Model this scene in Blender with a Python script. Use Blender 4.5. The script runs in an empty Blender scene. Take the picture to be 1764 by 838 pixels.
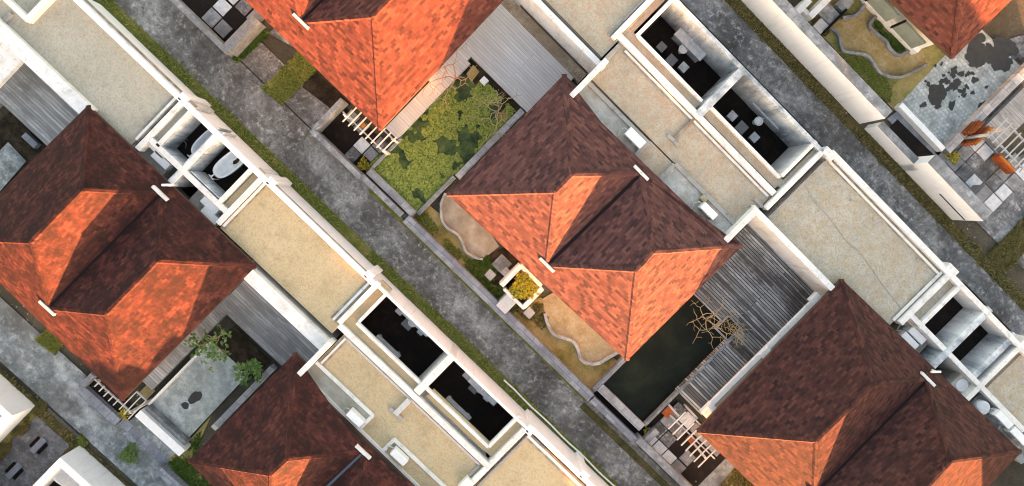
import bpy, bmesh, math, random
from mathutils import Vector, Matrix, noise as mnoise
random.seed(7)
S = bpy.context.scene
C = S.collection
# ------------------------------------------------------------------ camera, sky, sun, exposure
H, F, CX, CY = 33.0, 1177.0, 882.0, 419.0
cam_d = bpy.data.cameras.new('camera'); cam = bpy.data.objects.new('camera', cam_d); C.objects.link(cam)
cam_d.sensor_width = 36.0; cam_d.lens = F/1764*36.0; cam_d.clip_end = 6000
cam.location = (0, 0, H)
v = Vector((850-CX, -(345-CY), -F)).normalized()          # the straight-down direction in camera space
RM = v.rotation_difference(Vector((0, 0, -1))).to_matrix()
cam.rotation_euler = RM.to_euler(); S.camera = cam; S.cycles.filter_width = 1.0

SUN_EL, SUN_AZ = math.radians(7.0), Vector((0.30, -0.954)).normalized()
W = bpy.data.worlds.new('World'); S.world = W; W.use_nodes = True
wn = W.node_tree.nodes; sky = wn.new('ShaderNodeTexSky'); sky.sky_type = 'NISHITA'; sky.sun_disc = False
sky.sun_elevation = SUN_EL; sky.sun_rotation = math.atan2(SUN_AZ.x, SUN_AZ.y)
sky.air_density = 1.0; sky.dust_density = 2.0; sky.ozone_density = 1.0
W.node_tree.links.new(sky.outputs[0], wn['Background'].inputs[0]); wn['Background'].inputs[1].default_value = 0.11
sl = bpy.data.lights.new('sun', 'SUN'); sl.energy = 3.7; sl.angle = math.radians(0.6); sl.color = (1.0, 0.5, 0.24)
so = bpy.data.objects.new('sun', sl); C.objects.link(so)
sd = Vector((-SUN_AZ.x*math.cos(SUN_EL), -SUN_AZ.y*math.cos(SUN_EL), -math.sin(SUN_EL)))
so.rotation_euler = sd.to_track_quat('-Z', 'Y').to_euler(); so.location = (0, 0, 60)
vs = S.view_settings; vs.view_transform = 'Standard'; vs.look = 'None'; vs.gamma = 1; vs.use_curve_mapping = False
vs.exposure = 3.4
vs.use_white_balance = True; vs.white_balance_temperature = 8700; vs.white_balance_tint = 22

# ------------------------------------------------------------------ measuring: a pixel of the photo at a real height
O = Vector((0, 0, H))
def P(px, py, z=0.0):
    d = RM @ Vector((px-CX, -(py-CY), -F)); return O + d*((z-H)/d.z)
AXA = (P(920, 725)-P(330, 160)); AXA.z = 0; AXA.normalize()      # along the alleys
AXB = Vector((-AXA.y, AXA.x, 0))                                 # across them
PHI = math.atan2(AXA.y, AXA.x)
def q(p, z=0.0):
    w = P(p[0], p[1], z); return (w.dot(AXA), w.dot(AXB))
def wp(a, b, z): return AXA*a + AXB*b + Vector((0, 0, z))

# ------------------------------------------------------------------ mesh helper
_jit = [0]
def jit():
    _jit[0] = (_jit[0]+1) % 11; return _jit[0]*0.0021
class MB:
    def __init__(s): s.v = []; s.f = []; s.uv = []
    def add(s, vs_, fs):
        n = len(s.v); s.v += [Vector(x) for x in vs_]; s.f += [tuple(i+n for i in f) for f in fs]; return s
    def abox(s, a0, a1, b0, b1, z0, z1, bev=0.0):
        if a0 > a1: a0, a1 = a1, a0
        if b0 > b1: b0, b1 = b1, b0
        if bev:
            e = min(bev, (a1-a0)*.3, (b1-b0)*.3, (z1-z0)*.5)
            r = [[wp(a, b, z0) for a, b in ((a0, b0), (a1, b0), (a1, b1), (a0, b1))],
                 [wp(a, b, z1-e) for a, b in ((a0, b0), (a1, b0), (a1, b1), (a0, b1))],
                 [wp(a, b, z1) for a, b in ((a0+e, b0+e), (a1-e, b0+e), (a1-e, b1-e), (a0+e, b1-e))]]
            fs = [(0, 3, 2, 1), (8, 9, 10, 11)]
            for k in (0, 4): fs += [(k+i, k+(i+1) % 4, k+4+(i+1) % 4, k+4+i) for i in range(4)]
            return s.add(r[0]+r[1]+r[2], fs)
        p = [wp(a, b, z) for z in (z0, z1) for a, b in ((a0, b0), (a1, b0), (a1, b1), (a0, b1))]
        return s.add(p, [(0, 3, 2, 1), (4, 5, 6, 7), (0, 1, 5, 4), (1, 2, 6, 5), (2, 3, 7, 6), (3, 0, 4, 7)])
    def box(s, pts, z0, z1, bev=0.0):            # photo points measured at z1, squared to the alley grid
        k = [q(p, z1) for p in pts]; a = [x[0] for x in k]; b = [x[1] for x in k]
        return s.abox(min(a), max(a), min(b), max(b), z0, z1+jit(), bev)
    def bar(s, p, r, w, z0, z1, bev=0.0):        # centre line p-r measured at z1, width w metres
        a0, b0 = q(p, z1); a1, b1 = q(r, z1)
        if abs(a1-a0) > abs(b1-b0):
            m = (b0+b1)/2; return s.abox(a0, a1, m-w/2, m+w/2, z0, z1+jit(), bev)
        m = (a0+a1)/2; return s.abox(m-w/2, m+w/2, b0, b1, z0, z1+jit(), bev)
    def prism(s, pts, z0, z1):                   # world xy outline
        n = len(pts)
        ar = sum(pts[i][0]*pts[(i+1) % n][1]-pts[(i+1) % n][0]*pts[i][1] for i in range(n))
        if ar < 0: pts = pts[::-1]
        p = [Vector((x[0], x[1], z0)) for x in pts]+[Vector((x[0], x[1], z1)) for x in pts]
        return s.add(p, [tuple(range(n))[::-1], tuple(range(n, 2*n))]+[(i, (i+1) % n, n+(i+1) % n, n+i) for i in range(n)])
    def pprism(s, pts, z0, z1): return s.prism([P(x, y, z1) for x, y in pts], z0, z1)
    def sheet(s, pts, z): 
        w = [P(x, y, z) for x, y in pts]; n = len(w)
        if sum(w[i].x*w[(i+1) % n].y-w[(i+1) % n].x*w[i].y for i in range(n)) < 0: w = w[::-1]
        return s.add(w, [tuple(range(n))])
    def tube(s, path, r, n=6, r2=None, cap=True):
        path = [Vector(p) for p in path]; m = len(path); base = len(s.v)
        for i, p in enumerate(path):
            t = (path[min(i+1, m-1)]-path[max(i-1, 0)]).normalized()
            u = t.cross(Vector((0, 0, 1))); u = u if u.length > 1e-3 else Vector((1, 0, 0)); u.normalize(); w = t.cross(u)
            rr = r if r2 is None else r+(r2-r)*i/(m-1)
            s.v += [p+u*rr*math.cos(k*2*math.pi/n)+w*rr*math.sin(k*2*math.pi/n) for k in range(n)]
        for i in range(m-1):
            s.f += [(base+i*n+k, base+i*n+(k+1) % n, base+(i+1)*n+(k+1) % n, base+(i+1)*n+k) for k in range(n)]
        if cap: s.f += [tuple(base+k for k in range(n))[::-1], tuple(base+(m-1)*n+k for k in range(n))]
        return s
    def ribbon(s, path, w, z0, z1):              # rectangular section kerb along a plan path
        m = len(path); base = len(s.v)
        for i, p in enumerate(path):
            t = Vector(path[min(i+1, m-1)])-Vector(path[max(i-1, 0)]); t.z = 0; t.normalize(); nn = Vector((-t.y, t.x, 0))*w/2
            pl = Vector((p[0], p[1], 0))
            s.v += [pl+nn+Vector((0, 0, z0)), pl+nn*.9+Vector((0, 0, z1)), pl-nn*.9+Vector((0, 0, z1)), pl-nn+Vector((0, 0, z0))]
        for i in range(m-1):
            for k in range(4): s.f.append((base+i*4+k, base+i*4+(k+1) % 4, base+i*4+4+(k+1) % 4, base+i*4+4+k))
        s.f += [(base, base+1, base+2, base+3), (base+m*4-1, base+m*4-2, base+m*4-3, base+m*4-4)]
        return s
    def lathe(s, c, prof, n=20, sx=1.0, sy=1.0):
        base = len(s.v); c = Vector(c)
        for r, z in prof:
            s.v += [c+AXA*(r*sx*math.cos(k*2*math.pi/n))+AXB*(r*sy*math.sin(k*2*math.pi/n))+Vector((0, 0, z)) for k in range(n)]
        for i in range(len(prof)-1):
            s.f += [(base+i*n+k, base+i*n+(k+1) % n, base+(i+1)*n+(k+1) % n, base+(i+1)*n+k) for k in range(n)]
        s.f += [tuple(base+k for k in range(n))[::-1], tuple(base+(len(prof)-1)*n+k for k in range(n))]
        return s
    def build(s, name, m, parent=None, fix=True, uv=None):
        me = bpy.data.meshes.new(name); o = bpy.data.objects.new(name, me); C.objects.link(o)
        off = Vector((0, 0, 0))
        if parent:
            p = parent
            while p: off += p.location; p = p.parent
        else:
            zs = [x.z for x in s.v]; off = Vector((sum(x.x for x in s.v)/len(s.v), sum(x.y for x in s.v)/len(s.v), min(zs)))
        me.from_pydata([x-off for x in s.v], [], s.f)
        if parent: o.parent = parent
        else: o.location = off
        if uv:
            L = me.uv_layers.new(name='UVMap')
            for poly in me.polygons:
                for li in poly.loop_indices: L.data[li].uv = uv(poly, me.vertices[me.loops[li].vertex_index].co+off)
        if fix:
            b = bmesh.new(); b.from_mesh(me); bmesh.ops.recalc_face_normals(b, faces=b.faces); b.to_mesh(me); b.free()
        me.materials.append(m); return o
def tag(o, label=None, cat=None, group=None, kind=None):
    for k, x in (('label', label), ('category', cat), ('group', group), ('kind', kind)):
        if x: o[k] = x
    return o
def thing(name, loc, label, cat, group=None):
    o = bpy.data.objects.new(name, None); C.objects.link(o); o.location = loc; o.empty_display_size = .3
    return tag(o, label, cat, group)
def struct(mb, name, m, label=None):
    o = mb.build(name, m); o['kind'] = 'structure'
    if label: o['label'] = label
    return o

# ------------------------------------------------------------------ materials
class NT:
    def __init__(s, name, rough=.85, spec=.25):
        s.m = bpy.data.materials.new(name); s.m.use_nodes = True; s.t = s.m.node_tree; s.b = s.t.nodes['Principled BSDF']
        s.b.inputs['Roughness'].default_value = rough; s.b.inputs['Specular IOR Level'].default_value = spec
        g = s.n('ShaderNodeNewGeometry'); mp = s.n('ShaderNodeMapping'); mp.inputs['Rotation'].default_value = (0, 0, -PHI)
        s.l(g.outputs['Position'], mp.inputs['Vector']); s.pos = mp.outputs[0]; s.geo = g
    def n(s, t): return s.t.nodes.new(t)
    def l(s, a, b): s.t.links.new(a, b)
    def scale(s, x, y, z=1, vec=None):
        mp = s.n('ShaderNodeMapping'); mp.inputs['Scale'].default_value = (x, y, z); s.l(vec or s.pos, mp.inputs['Vector']); return mp.outputs[0]
    def noise(s, sc, det=4, rough=.55, vec=None, dist=0.0):
        k = s.n('ShaderNodeTexNoise'); k.inputs['Scale'].default_value = sc; k.inputs['Detail'].default_value = det
        k.inputs['Roughness'].default_value = rough; k.inputs['Distortion'].default_value = dist; s.l(vec or s.pos, k.inputs['Vector']); return k.outputs['Fac']
    def voro(s, sc, vec=None, feat='F1', out='Color'):
        k = s.n('ShaderNodeTexVoronoi'); k.inputs['Scale'].default_value = sc; k.feature = feat; s.l(vec or s.pos, k.inputs['Vector']); return k.outputs[out]
    def ramp(s, fac, stops):
        k = s.n('ShaderNodeValToRGB'); e = k.color_ramp.elements
        while len(e) < len(stops): e.new(.5)
        for i, (p, c) in enumerate(stops):
            e[i].position = p; e[i].color = (c, c, c, 1) if isinstance(c, (int, float)) else (*c, 1)
        s.l(fac, k.inputs[0]); return k.outputs[0]
    def mix(s, f, a, b, mode='MIX'):
        k = s.n('ShaderNodeMix'); k.data_type = 'RGBA'; k.blend_type = mode
        for x, i in ((f, 0), (a, 6), (b, 7)):
            if isinstance(x, (int, float)): k.inputs[i].default_value = x if i == 0 else (x, x, x, 1)
            elif isinstance(x, tuple): k.inputs[i].default_value = (*x, 1)
            else: s.l(x, k.inputs[i])
        return k.outputs[2]
    def brick(s, w, h, c1, c2, mo, ms=.01, vec=None, bias=0.0, off=.5):
        k = s.n('ShaderNodeTexBrick'); k.inputs['Scale'].default_value = 1; k.inputs['Brick Width'].default_value = w; k.inputs['Row Height'].default_value = h
        k.inputs['Mortar Size'].default_value = ms; k.inputs['Mortar Smooth'].default_value = .2; k.inputs['Bias'].default_value = bias; k.offset = off
        for i, c in (('Color1', c1), ('Color2', c2), ('Mortar', mo)):
            k.inputs[i].default_value = (c, c, c, 1) if isinstance(c, (int, float)) else (*c, 1)
        s.l(vec or s.pos, k.inputs['Vector']); return k.outputs['Color'], k.outputs['Fac']
    def bump(s, h, st=.5, d=.02):
        k = s.n('ShaderNodeBump'); k.inputs['Strength'].default_value = st; k.inputs['Distance'].default_value = d
        s.l(h, k.inputs['Height']); s.l(k.outputs[0], s.b.inputs['Normal'])
    def done(s, col):
        if isinstance(col, tuple): s.b.inputs['Base Color'].default_value = (*col, 1)
        else: s.l(col, s.b.inputs['Base Color'])
        return s.m
M = {}
def tile_mat(name, tint=(1, 1, 1), moss=.5):
    t = NT(name, .8, .15); uvn = t.n('ShaderNodeUVMap'); uv = uvn.outputs[0]
    c, f = t.brick(.25, .125, 0.0, 1.0, .5, .003, uv); gr = t.noise(14, 4, .7); c = t.mix(.22, c, t.ramp(gr, [(.3, 0), (.7, 1)]))
    base = t.ramp(c, [(.08, (.04, .02, .02)), (.3, (.095, .037, .033)), (.6, (.127, .05, .042)), (.92, (.175, .072, .056))])
    c2, f2 = t.brick(.36, .125, 0.0, 1.0, .5, .0, uv, 0, .37)
    base = t.mix(t.ramp(c2, [(.08, .5), (.3, 0)]), base, (.06, .028, .026))
    grime = t.noise(1.5, 9, .78); streak = t.noise(1.0, 4, .6, t.scale(3.0, .5, 1, uv))
    base = t.mix(t.ramp(grime, [(.52-.09*moss, 0), (.67-.08*moss, moss)]), base, (.038, .021, .02))
    base = t.mix(t.ramp(streak, [(.5, 0), (.8, moss*.7)]), base, (.036, .021, .021))
    base = t.mix(1, base, tint, 'MULTIPLY')
    base = t.mix(t.ramp(f, [(0, 0), (1, .5)]), base, (.025, .012, .01))
    sx = t.n('ShaderNodeSeparateXYZ'); t.l(uv, sx.inputs[0]); mm = t.n('ShaderNodeMath'); mm.operation = 'DIVIDE'; t.l(sx.outputs[1], mm.inputs[0]); mm.inputs[1].default_value = .125
    fr = t.n('ShaderNodeMath'); fr.operation = 'FRACT'; t.l(mm.outputs[0], fr.inputs[0])
    t.bump(t.mix(.65, t.mix(.4, c, t.noise(30, 3)), t.mix(1, (1, 1, 1), fr.outputs[0], 'DIFFERENCE')), .8, .035)
    return t.done(base)
M['tile'] = tile_mat('roof_tile', (1, 1, 1), .3)
M['tile_bright'] = tile_mat('roof_tile_bright', (1.0, .76, .66), .3)
M['tile_aged'] = tile_mat('roof_tile_aged', (.76, .54, .48), 1.0)
M['tile_mid'] = tile_mat('roof_tile_weathered', (.66, .58, .54), .55)
def plaster(name, col, dirt, amt, lo=.5, hi=.75, sc=1.6, stretch=.35):
    t = NT(name, .9, .1); n1 = t.noise(sc, 6, .65, t.scale(1, 1, stretch)); n2 = t.noise(18, 3)
    c = t.mix(t.ramp(n1, [(lo, 0), (hi, amt)]), col, dirt); c = t.mix(t.ramp(n2, [(.3, .12), (.7, 0)]), c, dirt)
    sp = t.noise(5.5, 7, .8); c = t.mix(t.ramp(sp, [(.57, 0), (.68, amt)]), c, tuple(x*.6 for x in dirt)); st = t.noise(1.0, 6, .7, t.scale(3.5, 3.5, .25)); c = t.mix(t.ramp(st, [(.56, 0), (.7, amt*.8)]), c, tuple(x*.75 for x in dirt))
    t.bump(n2, .2, .01); return t.done(c)
M['white'] = plaster('white_render', (.74, .715, .68), (.38, .35, .31), .6, .48, .78)
M['wall_pure'] = plaster('white_alley_wall', (.83, .825, .81), (.58, .56, .53), .4, .5, .8)
M['stained'] = plaster('stained_render', (.66, .68, .68), (.13, .17, .2), .95, .38, .68, 1.3, .3)
M['grey_top'] = plaster('grey_upstand', (.36, .34, .31), (.17, .16, .15), .8)
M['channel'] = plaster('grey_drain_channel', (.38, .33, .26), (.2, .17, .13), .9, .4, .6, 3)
def gravel(name, c1, c2, dark, amt=.5, patch=0.0, pc=(.45, .33, .22)):
    t = NT(name, .95, .05); n1 = t.noise(.7, 5, .6); n2 = t.noise(13, 5, .8); n3 = t.noise(4, 6, .75); n4 = t.noise(2.2, 6, .7)
    c = t.mix(t.ramp(n1, [(.35, 0), (.65, 1)]), c1, c2)
    c = t.mix(t.ramp(t.noise(.8, 8, .75), [(.52, 0), (.66, .38)]), c, tuple(x*.62 for x in c1))
    if patch: c = t.mix(t.ramp(n4, [(.47, 0), (.57, min(1, patch*1.5))]), c, pc); c = t.mix(t.ramp(n3, [(.55, 0), (.72, patch*.8)]), c, (.62, .56, .45))
    c = t.mix(t.ramp(n2, [(.38, amt), (.52, 0)]), c, dirt_(dark)); c = t.mix(t.ramp(n3, [(.3, .4), (.45, 0)]), c, dark); t.bump(n2, .6, .02); return t.done(c)
def dirt_(c): return tuple(x*.8 for x in c)
M['gravel_gold'] = gravel('gravel_golden', (.5, .38, .23), (.56, .43, .27), (.33, .23, .12))
M['gravel_grey'] = gravel('gravel_grey_tan', (.4, .365, .29), (.46, .42, .34), (.24, .22, .17))
M['gravel_pink'] = gravel('gravel_pinkish', (.44, .37, .28), (.5, .41, .31), (.27, .21, .15), .5, .5, (.46, .33, .23))
M['gravel_green'] = gravel('gravel_weathered', (.39, .36, .3), (.47, .41, .33), (.25, .22, .16), .6, .6, (.42, .34, .24))
def concrete(name, lo, mid, hi, dirt=(.05, .045, .04), sc=.55, moss=0.0):
    t = NT(name, .9, .2); n1 = t.noise(sc, 9, .72, dist=.1); n2 = t.noise(2.6, 9, .8, dist=.1); n3 = t.noise(.33, 4, .6); n4 = t.noise(22, 3, .8)
    c = t.ramp(n1, [(.36, lo), (.5, mid), (.63, hi)])
    c = t.mix(t.ramp(n2, [(.33, .9), (.47, 0)]), c, lo); c = t.mix(t.ramp(n2, [(.52, 0), (.62, .75)]), c, tuple(min(.62, x*1.35) for x in hi))
    c = t.mix(t.ramp(n3, [(.46, 0), (.62, .6)]), c, dirt); c = t.mix(t.ramp(t.noise(1.1, 9, .8), [(.51, 0), (.62, .8)]), c, dirt)
    c = t.mix(t.ramp(n4, [(.38, .5), (.55, 0)]), c, dirt); c = t.mix(t.ramp(t.noise(7, 6, .8), [(.6, 0), (.7, .55)]), c, hi)
    if moss: c = t.mix(t.ramp(t.noise(.9, 6, .7), [(.55, 0), (.7, moss)]), c, (.09, .1, .04))
    t.bump(t.mix(.5, n2, n4), .35, .02); return t.done(c)
M['teal'] = concrete('drained_pool_concrete', (.24, .28, .275), (.38, .43, .42), (.54, .58, .565), (.2, .23, .2), .9)
M['alley'] = concrete('alley_concrete', (.075, .069, .06), (.19, .18, .165), (.42, .405, .38))
M['alley_dark'] = concrete('alley_dark_concrete', (.055, .06, .064), (.165, .174, .183), (.4, .415, .425))
M['alley_blue'] = concrete('alley_bluish_concrete', (.11, .13, .135), (.23, .265, .27), (.42, .45, .45), (.09, .09, .08), .6)
M['branch'] = concrete('branch_path_concrete', (.055, .068, .076), (.105, .126, .14), (.2, .23, .25), (.06, .05, .04))
M['pad'] = concrete('trench_concrete', (.36, .355, .32), (.48, .47, .43), (.68, .67, .64), (.34, .29, .2), .8)
M['coping'] = concrete('grey_coping', (.14, .15, .16), (.25, .262, .275), (.37, .38, .39), (.12, .12, .12), 1.5)
M['slabs'] = None
def slab_mat(name, c1, c2, mo, w, h, dirt, da, ms=.012):
    t = NT(name, .85, .25); c, f = t.brick(w, h, c1, c2, mo, ms); n = t.noise(1.6, 7, .7); n2 = t.noise(9, 4)
    c = t.mix(t.ramp(n, [(.42, 0), (.66, da)]), c, dirt); c = t.mix(t.ramp(n2, [(.35, .4), (.6, 0)]), c, dirt)
    t.bump(f, -.4, .01); return t.done(c)
M['paving'] = slab_mat('court_paving', (.1, .115, .125), (.24, .265, .28), (.04, .035, .03), .62, .62, (.022, .014, .01), .95)
M['pool_tile'] = slab_mat('pale_pool_tile', (.4, .46, .46), (.5, .55, .54), (.2, .23, .22), .2, .2, (.16, .19, .185), .95, .012)
M['stone'] = slab_mat('pale_stone_blocks', (.3, .3, .3), (.5, .49, .48), (.16, .15, .15), .75, .5, (.16, .16, .17), .6)
M['bluestone'] = slab_mat('bluish_stone_blocks', (.17, .19, .215), (.29, .31, .34), (.1, .1, .11), .6, .5, (.1, .1, .12), .6)
def deck(name, c1, c2, gap, dirt, da, w=.145, ms=.008):
    t = NT(name, .85, .15); c, f = t.brick(8.0, w, c1, c2, gap, ms, None, 0, .43)
    g = t.noise(1, 7, .75, t.scale(.7, 11)); n = t.noise(.7, 7, .75, t.scale(.5, 1.2))
    c = t.mix(t.ramp(g, [(.38, .7), (.56, 0)]), c, dirt); c = t.mix(t.ramp(n, [(.46, 0), (.6, da)]), c, dirt)
    t.bump(f, -.5, .01); return t.done(c)
M['deck_pale'] = deck('weathered_deck', (.5, .48, .465), (.6, .58, .565), (.24, .23, .22), (.38, .365, .35), .4)
M['deck_grey'] = deck('grey_deck', (.29, .292, .292), (.5, .5, .492), (.12, .115, .11), (.17, .168, .165), .85)
M['deck_dark'] = deck('streaked_dark_deck', (.13, .128, .125), (.55, .555, .55), (.035, .028, .024), (.06, .048, .042), .75, .14, .018)
def soilgrass(name, a, b, c_, sc=1.3, fine=22, lush=.75):
    t = NT(name, .95, .05); n1 = t.noise(sc, 6, .65); n2 = t.noise(fine, 4, .7)
    c = t.ramp(n1, [(.36, a), (.5, b), (.64, c_)]); c = t.mix(t.ramp(n2, [(.35, lush), (.6, 0)]), c, tuple(x*.55 for x in a))
    t.bump(n2, .8, .04); return t.done(c)
M['verge'] = soilgrass('grass_verge', (.09, .125, .025), (.2, .19, .05), (.32, .25, .1))
M['verge_dry'] = soilgrass('dry_verge', (.05, .05, .02), (.1, .085, .035), (.15, .11, .06))
M['lawn_ochre'] = soilgrass('ochre_garden_ground', (.2, .16, .05), (.38, .26, .1), (.44, .32, .15), .8, 14, .3)
M['lawn_mix'] = soilgrass('mossy_garden_ground', (.11, .14, .045), (.27, .22, .085), (.34, .26, .12), .9, 14, .35)
M['soil'] = soilgrass('dark_soil', (.022, .016, .011), (.04, .03, .02), (.075, .055, .035), 2.0)
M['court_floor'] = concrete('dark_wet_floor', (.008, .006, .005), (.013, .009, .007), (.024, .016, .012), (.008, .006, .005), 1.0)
M['ground'] = soilgrass('surrounding_ground', (.05, .05, .035), (.09, .08, .06), (.14, .12, .09), .3)
M['sand'] = soilgrass('sandy_ground', (.34, .25, .14), (.42, .32, .19), (.46, .37, .25), 1.6, 9, .4)
M['sand_brown'] = soilgrass('brown_sand', (.26, .19, .08), (.34, .245, .115), (.4, .31, .18), 1.3, 9, .4)
M['sand_grey'] = soilgrass('grey_sand', (.25, .21, .16), (.33, .28, .21), (.4, .36, .3), 1.2, 30, .15)
def simple(name, col, rough=.6, spec=.4, var=.25, sc=12):
    t = NT(name, rough, spec); n = t.noise(sc, 4)
    return t.done(t.mix(t.ramp(n, [(.35, var), (.65, 0)]), col, tuple(x*.5 for x in col)))
M['porcelain'] = simple('white_enamel', (.85, .87, .87), .25, .5, .3, 5)
M['wellglass'] = simple('greenish_glass', (.2, .23, .2), .2, .5, .4, 3)
M['ac'] = simple('white_painted_metal', (.78, .78, .76), .4, .4, .2, 6)
M['wet'] = simple('black_grey_stain', (.035, .036, .034), .6, .3, .5, 4)
M['blue_lid'] = simple('bluish_lid', (.17, .21, .25), .7, .2, .4, 6)
M['grille'] = simple('grey_grille', (.3, .31, .31), .5)
M['bluegrey'] = simple('bluegrey_stone', (.55, .59, .61), .8, .2, .5, 5)
M['darkgrey'] = simple('charcoal_stone', (.2, .22, .23), .8, .2, .4, 5)
M['dark'] = simple('dark_void', (.012, .01, .009), .95, .05)
M['metal_dark'] = simple('dark_flashing', (.02, .014, .014), .95, .05)
M['metal_blue'] = simple('bluish_flashing', (.06, .1, .13), .6, .3)
M['fascia'] = simple('brown_fascia', (.1, .055, .04), .8, .2)
M['cap'] = None
M['grey_timber'] = simple('grey_painted_timber', (.42, .41, .4), .8, .2, .4, 9)
M['teak'] = simple('orange_timber', (.5, .17, .035), .6, .3, .5, 6)
M['rust'] = simple('rust_timber', (.3, .075, .025), .7, .2, .6, 5)
M['pale_timber'] = simple('pale_painted_timber', (.55, .53, .51), .8, .2, .35, 9)
M['brown_strip'] = concrete('brown_drain_strip', (.22, .17, .13), (.3, .24, .18), (.38, .33, .27), (.2, .13, .08), 1.2)
M['bark_pink'] = simple('pinkish_bark', (.5, .27, .17), .9, .1, .4, 20)
M['bark_tan'] = simple('tan_bark', (.4, .3, .17), .9, .1, .4, 20)
def leafy(name, cols):
    t = NT(name, .7, .2)
    return t.done(t.ramp(t.geo.outputs['Random Per Island'], [(i/(len(cols)-1), c) for i, c in enumerate(cols)]))
M['litter'] = leafy('dry_litter', [(.5, .47, .42), (.3, .22, .12), (.12, .09, .06), (.6, .58, .55)])
M['leaf'] = leafy('green_leaves', [(.04, .09, .02), (.09, .16, .035), (.14, .2, .06)])
M['leaf_yellow'] = leafy('yellow_green_leaves', [(.1, .13, .015), (.3, .3, .03), (.55, .38, .02), (.2, .07, .03)])
M['blade'] = leafy('grass_blades', [(.055, .11, .016), (.12, .19, .032), (.22, .23, .055), (.36, .28, .1)])
M['blade_dry'] = leafy('dry_grass_blades', [(.06, .08, .02), (.14, .12, .04), (.24, .18, .08)])
M['blade_green'] = leafy('fresh_grass_blades', [(.03, .075, .012), (.06, .12, .02), (.1, .16, .03)])
M['algae'] = leafy('pond_weed', [(.06, .1, .018), (.13, .18, .035), (.23, .27, .055), (.33, .34, .08), (.16, .21, .04)])
def water(name, stops, sc, rough=.15):
    t = NT(name, rough, .12); n = t.noise(sc, 7, .65, dist=.4); t.bump(t.noise(9, 3), .05, .01); return t.done(t.ramp(n, stops))
M['pond_green'] = water('green_pond_water', [(.32, (.01, .016, .008)), (.47, (.035, .06, .022)), (.6, (.085, .12, .035))], 1.3, .45)
M['pond_black'] = water('black_pond_water', [(.3, (.004, .005, .003)), (.5, (.008, .011, .006)), (.72, (.02, .026, .014))], .6, .35)

# ------------------------------------------------------------------ ground, alleys
mb = MB(); mb.add([(-1500, -1500, -.06), (1500, -1500, -.06), (1500, 1500, -.06), (-1500, 1500, -.06)], [(0, 1, 2, 3)])
struct(mb, 'ground', M['ground'])
def band(p0, p1, z, a0=-45, a1=45):              # a strip along the alleys between the lines through two photo points
    m_ = MB(); b0, b1 = sorted((q(p0, z)[1], q(p1, z)[1])); m_.add([wp(a0, b0, z), wp(a1, b0, z), wp(a1, b1, z), wp(a0, b1, z)], [(0, 1, 2, 3)]); return m_
struct(band((740, 560), (640, 325), 0.0), 'alley_pavement', M['alley'])
struct(band((640, 322), (560, 180), -.004), 'forecourt_pavement', M['alley'])
struct(band((1281, 112), (1590, 330), 0.0), 'dark_alley_pavement', M['alley_dark'])
struct(band((130, 740), (245, 735), 0.0), 'bluish_alley_pavement', M['alley_blue'])
m_ = MB(); a0 = q((62, 700))[0]; a1 = q((139, 767))[0]; b1 = q((125, 740))[1]
m_.add([wp(a0, b1-14, -.004), wp(a1, b1-14, -.004), wp(a1, b1, -.004), wp(a0, b1, -.004)], [(0, 1, 2, 3)]); struct(m_, 'branch_path', M['branch'])
m_ = MB(); m_.sheet([(1590, 330), (1660, 360), (1860, 560), (1880, 200), (1700, 300)], -.008); struct(m_, 'side_path', M['alley_dark'])

def blades(name, poly, z, n, m, label, hmin=.05, hmax=.13, seed=1, w=.03):
    rnd = random.Random(seed); ww = [P(x, y, z) for x, y in poly]
    xs = [p.x for p in ww]; ys = [p.y for p in ww]; m_ = MB(); k = 0; tries = 0
    def inside(x, y):
        c = False; j = len(ww)-1
        for i in range(len(ww)):
            if (ww[i].y > y) != (ww[j].y > y) and x < (ww[j].x-ww[i].x)*(y-ww[i].y)/(ww[j].y-ww[i].y)+ww[i].x: c = not c
            j = i
        return c
    while k < n and tries < n*30:
        tries += 1
        x = rnd.uniform(min(xs), max(xs)); y = rnd.uniform(min(ys), max(ys))
        if not inside(x, y) or mnoise.noise(Vector((x*.9, y*.9, seed)))+.4*mnoise.noise(Vector((x*3, y*3, seed))) < rnd.gauss(-.12, .16): continue
        for _ in range(5):
            a = rnd.uniform(0, 6.28); r = rnd.uniform(0, .09); h = rnd.uniform(hmin, hmax); px_, py_ = x+math.cos(a)*r, y+math.sin(a)*r
            t = rnd.uniform(0, 6.28); dx, dy = math.cos(t), math.sin(t); l = rnd.uniform(.3, 1.2)*h
            m_.add([(px_-dy*w, py_+dx*w, z), (px_+dy*w, py_-dx*w, z), (px_+dx*l, py_+dy*l, z+h)], [(0, 1, 2)])
        k += 1
    o = m_.build(name, m, fix=False); return tag(o, label, 'grass', None, 'stuff')
def verge(p0, p1, mat, bm, label, seed, n, a0=-26, a1=26):
    z = .012; m_ = band(p0, p1, z, a0, a1); struct(m_, 'verge_soil', M[mat])
    b0, b1 = sorted((q(p0, z)[1], q(p1, z)[1])); rnd = random.Random(seed); g = MB()
    for _ in range(n):
        a = rnd.uniform(a0, a1); b = rnd.gauss((b0+b1)/2, (b1-b0)*.33)
        if not b0-.1 < b < b1+.4: continue
        if math.sin(a*1.3+seed)+math.sin(a*.47)+rnd.gauss(0, .8) < -.9: continue
        for _ in range(4):
            t = rnd.uniform(0, 6.28); d = Vector((math.cos(t), math.sin(t), 0)); h = rnd.uniform(.03, .12); c = wp(a+rnd.gauss(0, .05), b+rnd.gauss(0, .05), z); w = d.cross(Vector((0, 0, 1)))*.028
            g.add([c-w, c+w, c+d*h*rnd.uniform(.4, 1.4)+Vector((0, 0, h))], [(0, 1, 2)])
    tag(g.build('grass', M[bm], fix=False), label, 'grass', None, 'stuff')
verge((706, 517), (720, 506), 'verge', 'blade', 'green and straw coloured grass strip along the foot of the long white wall', 3, 5200)
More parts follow.
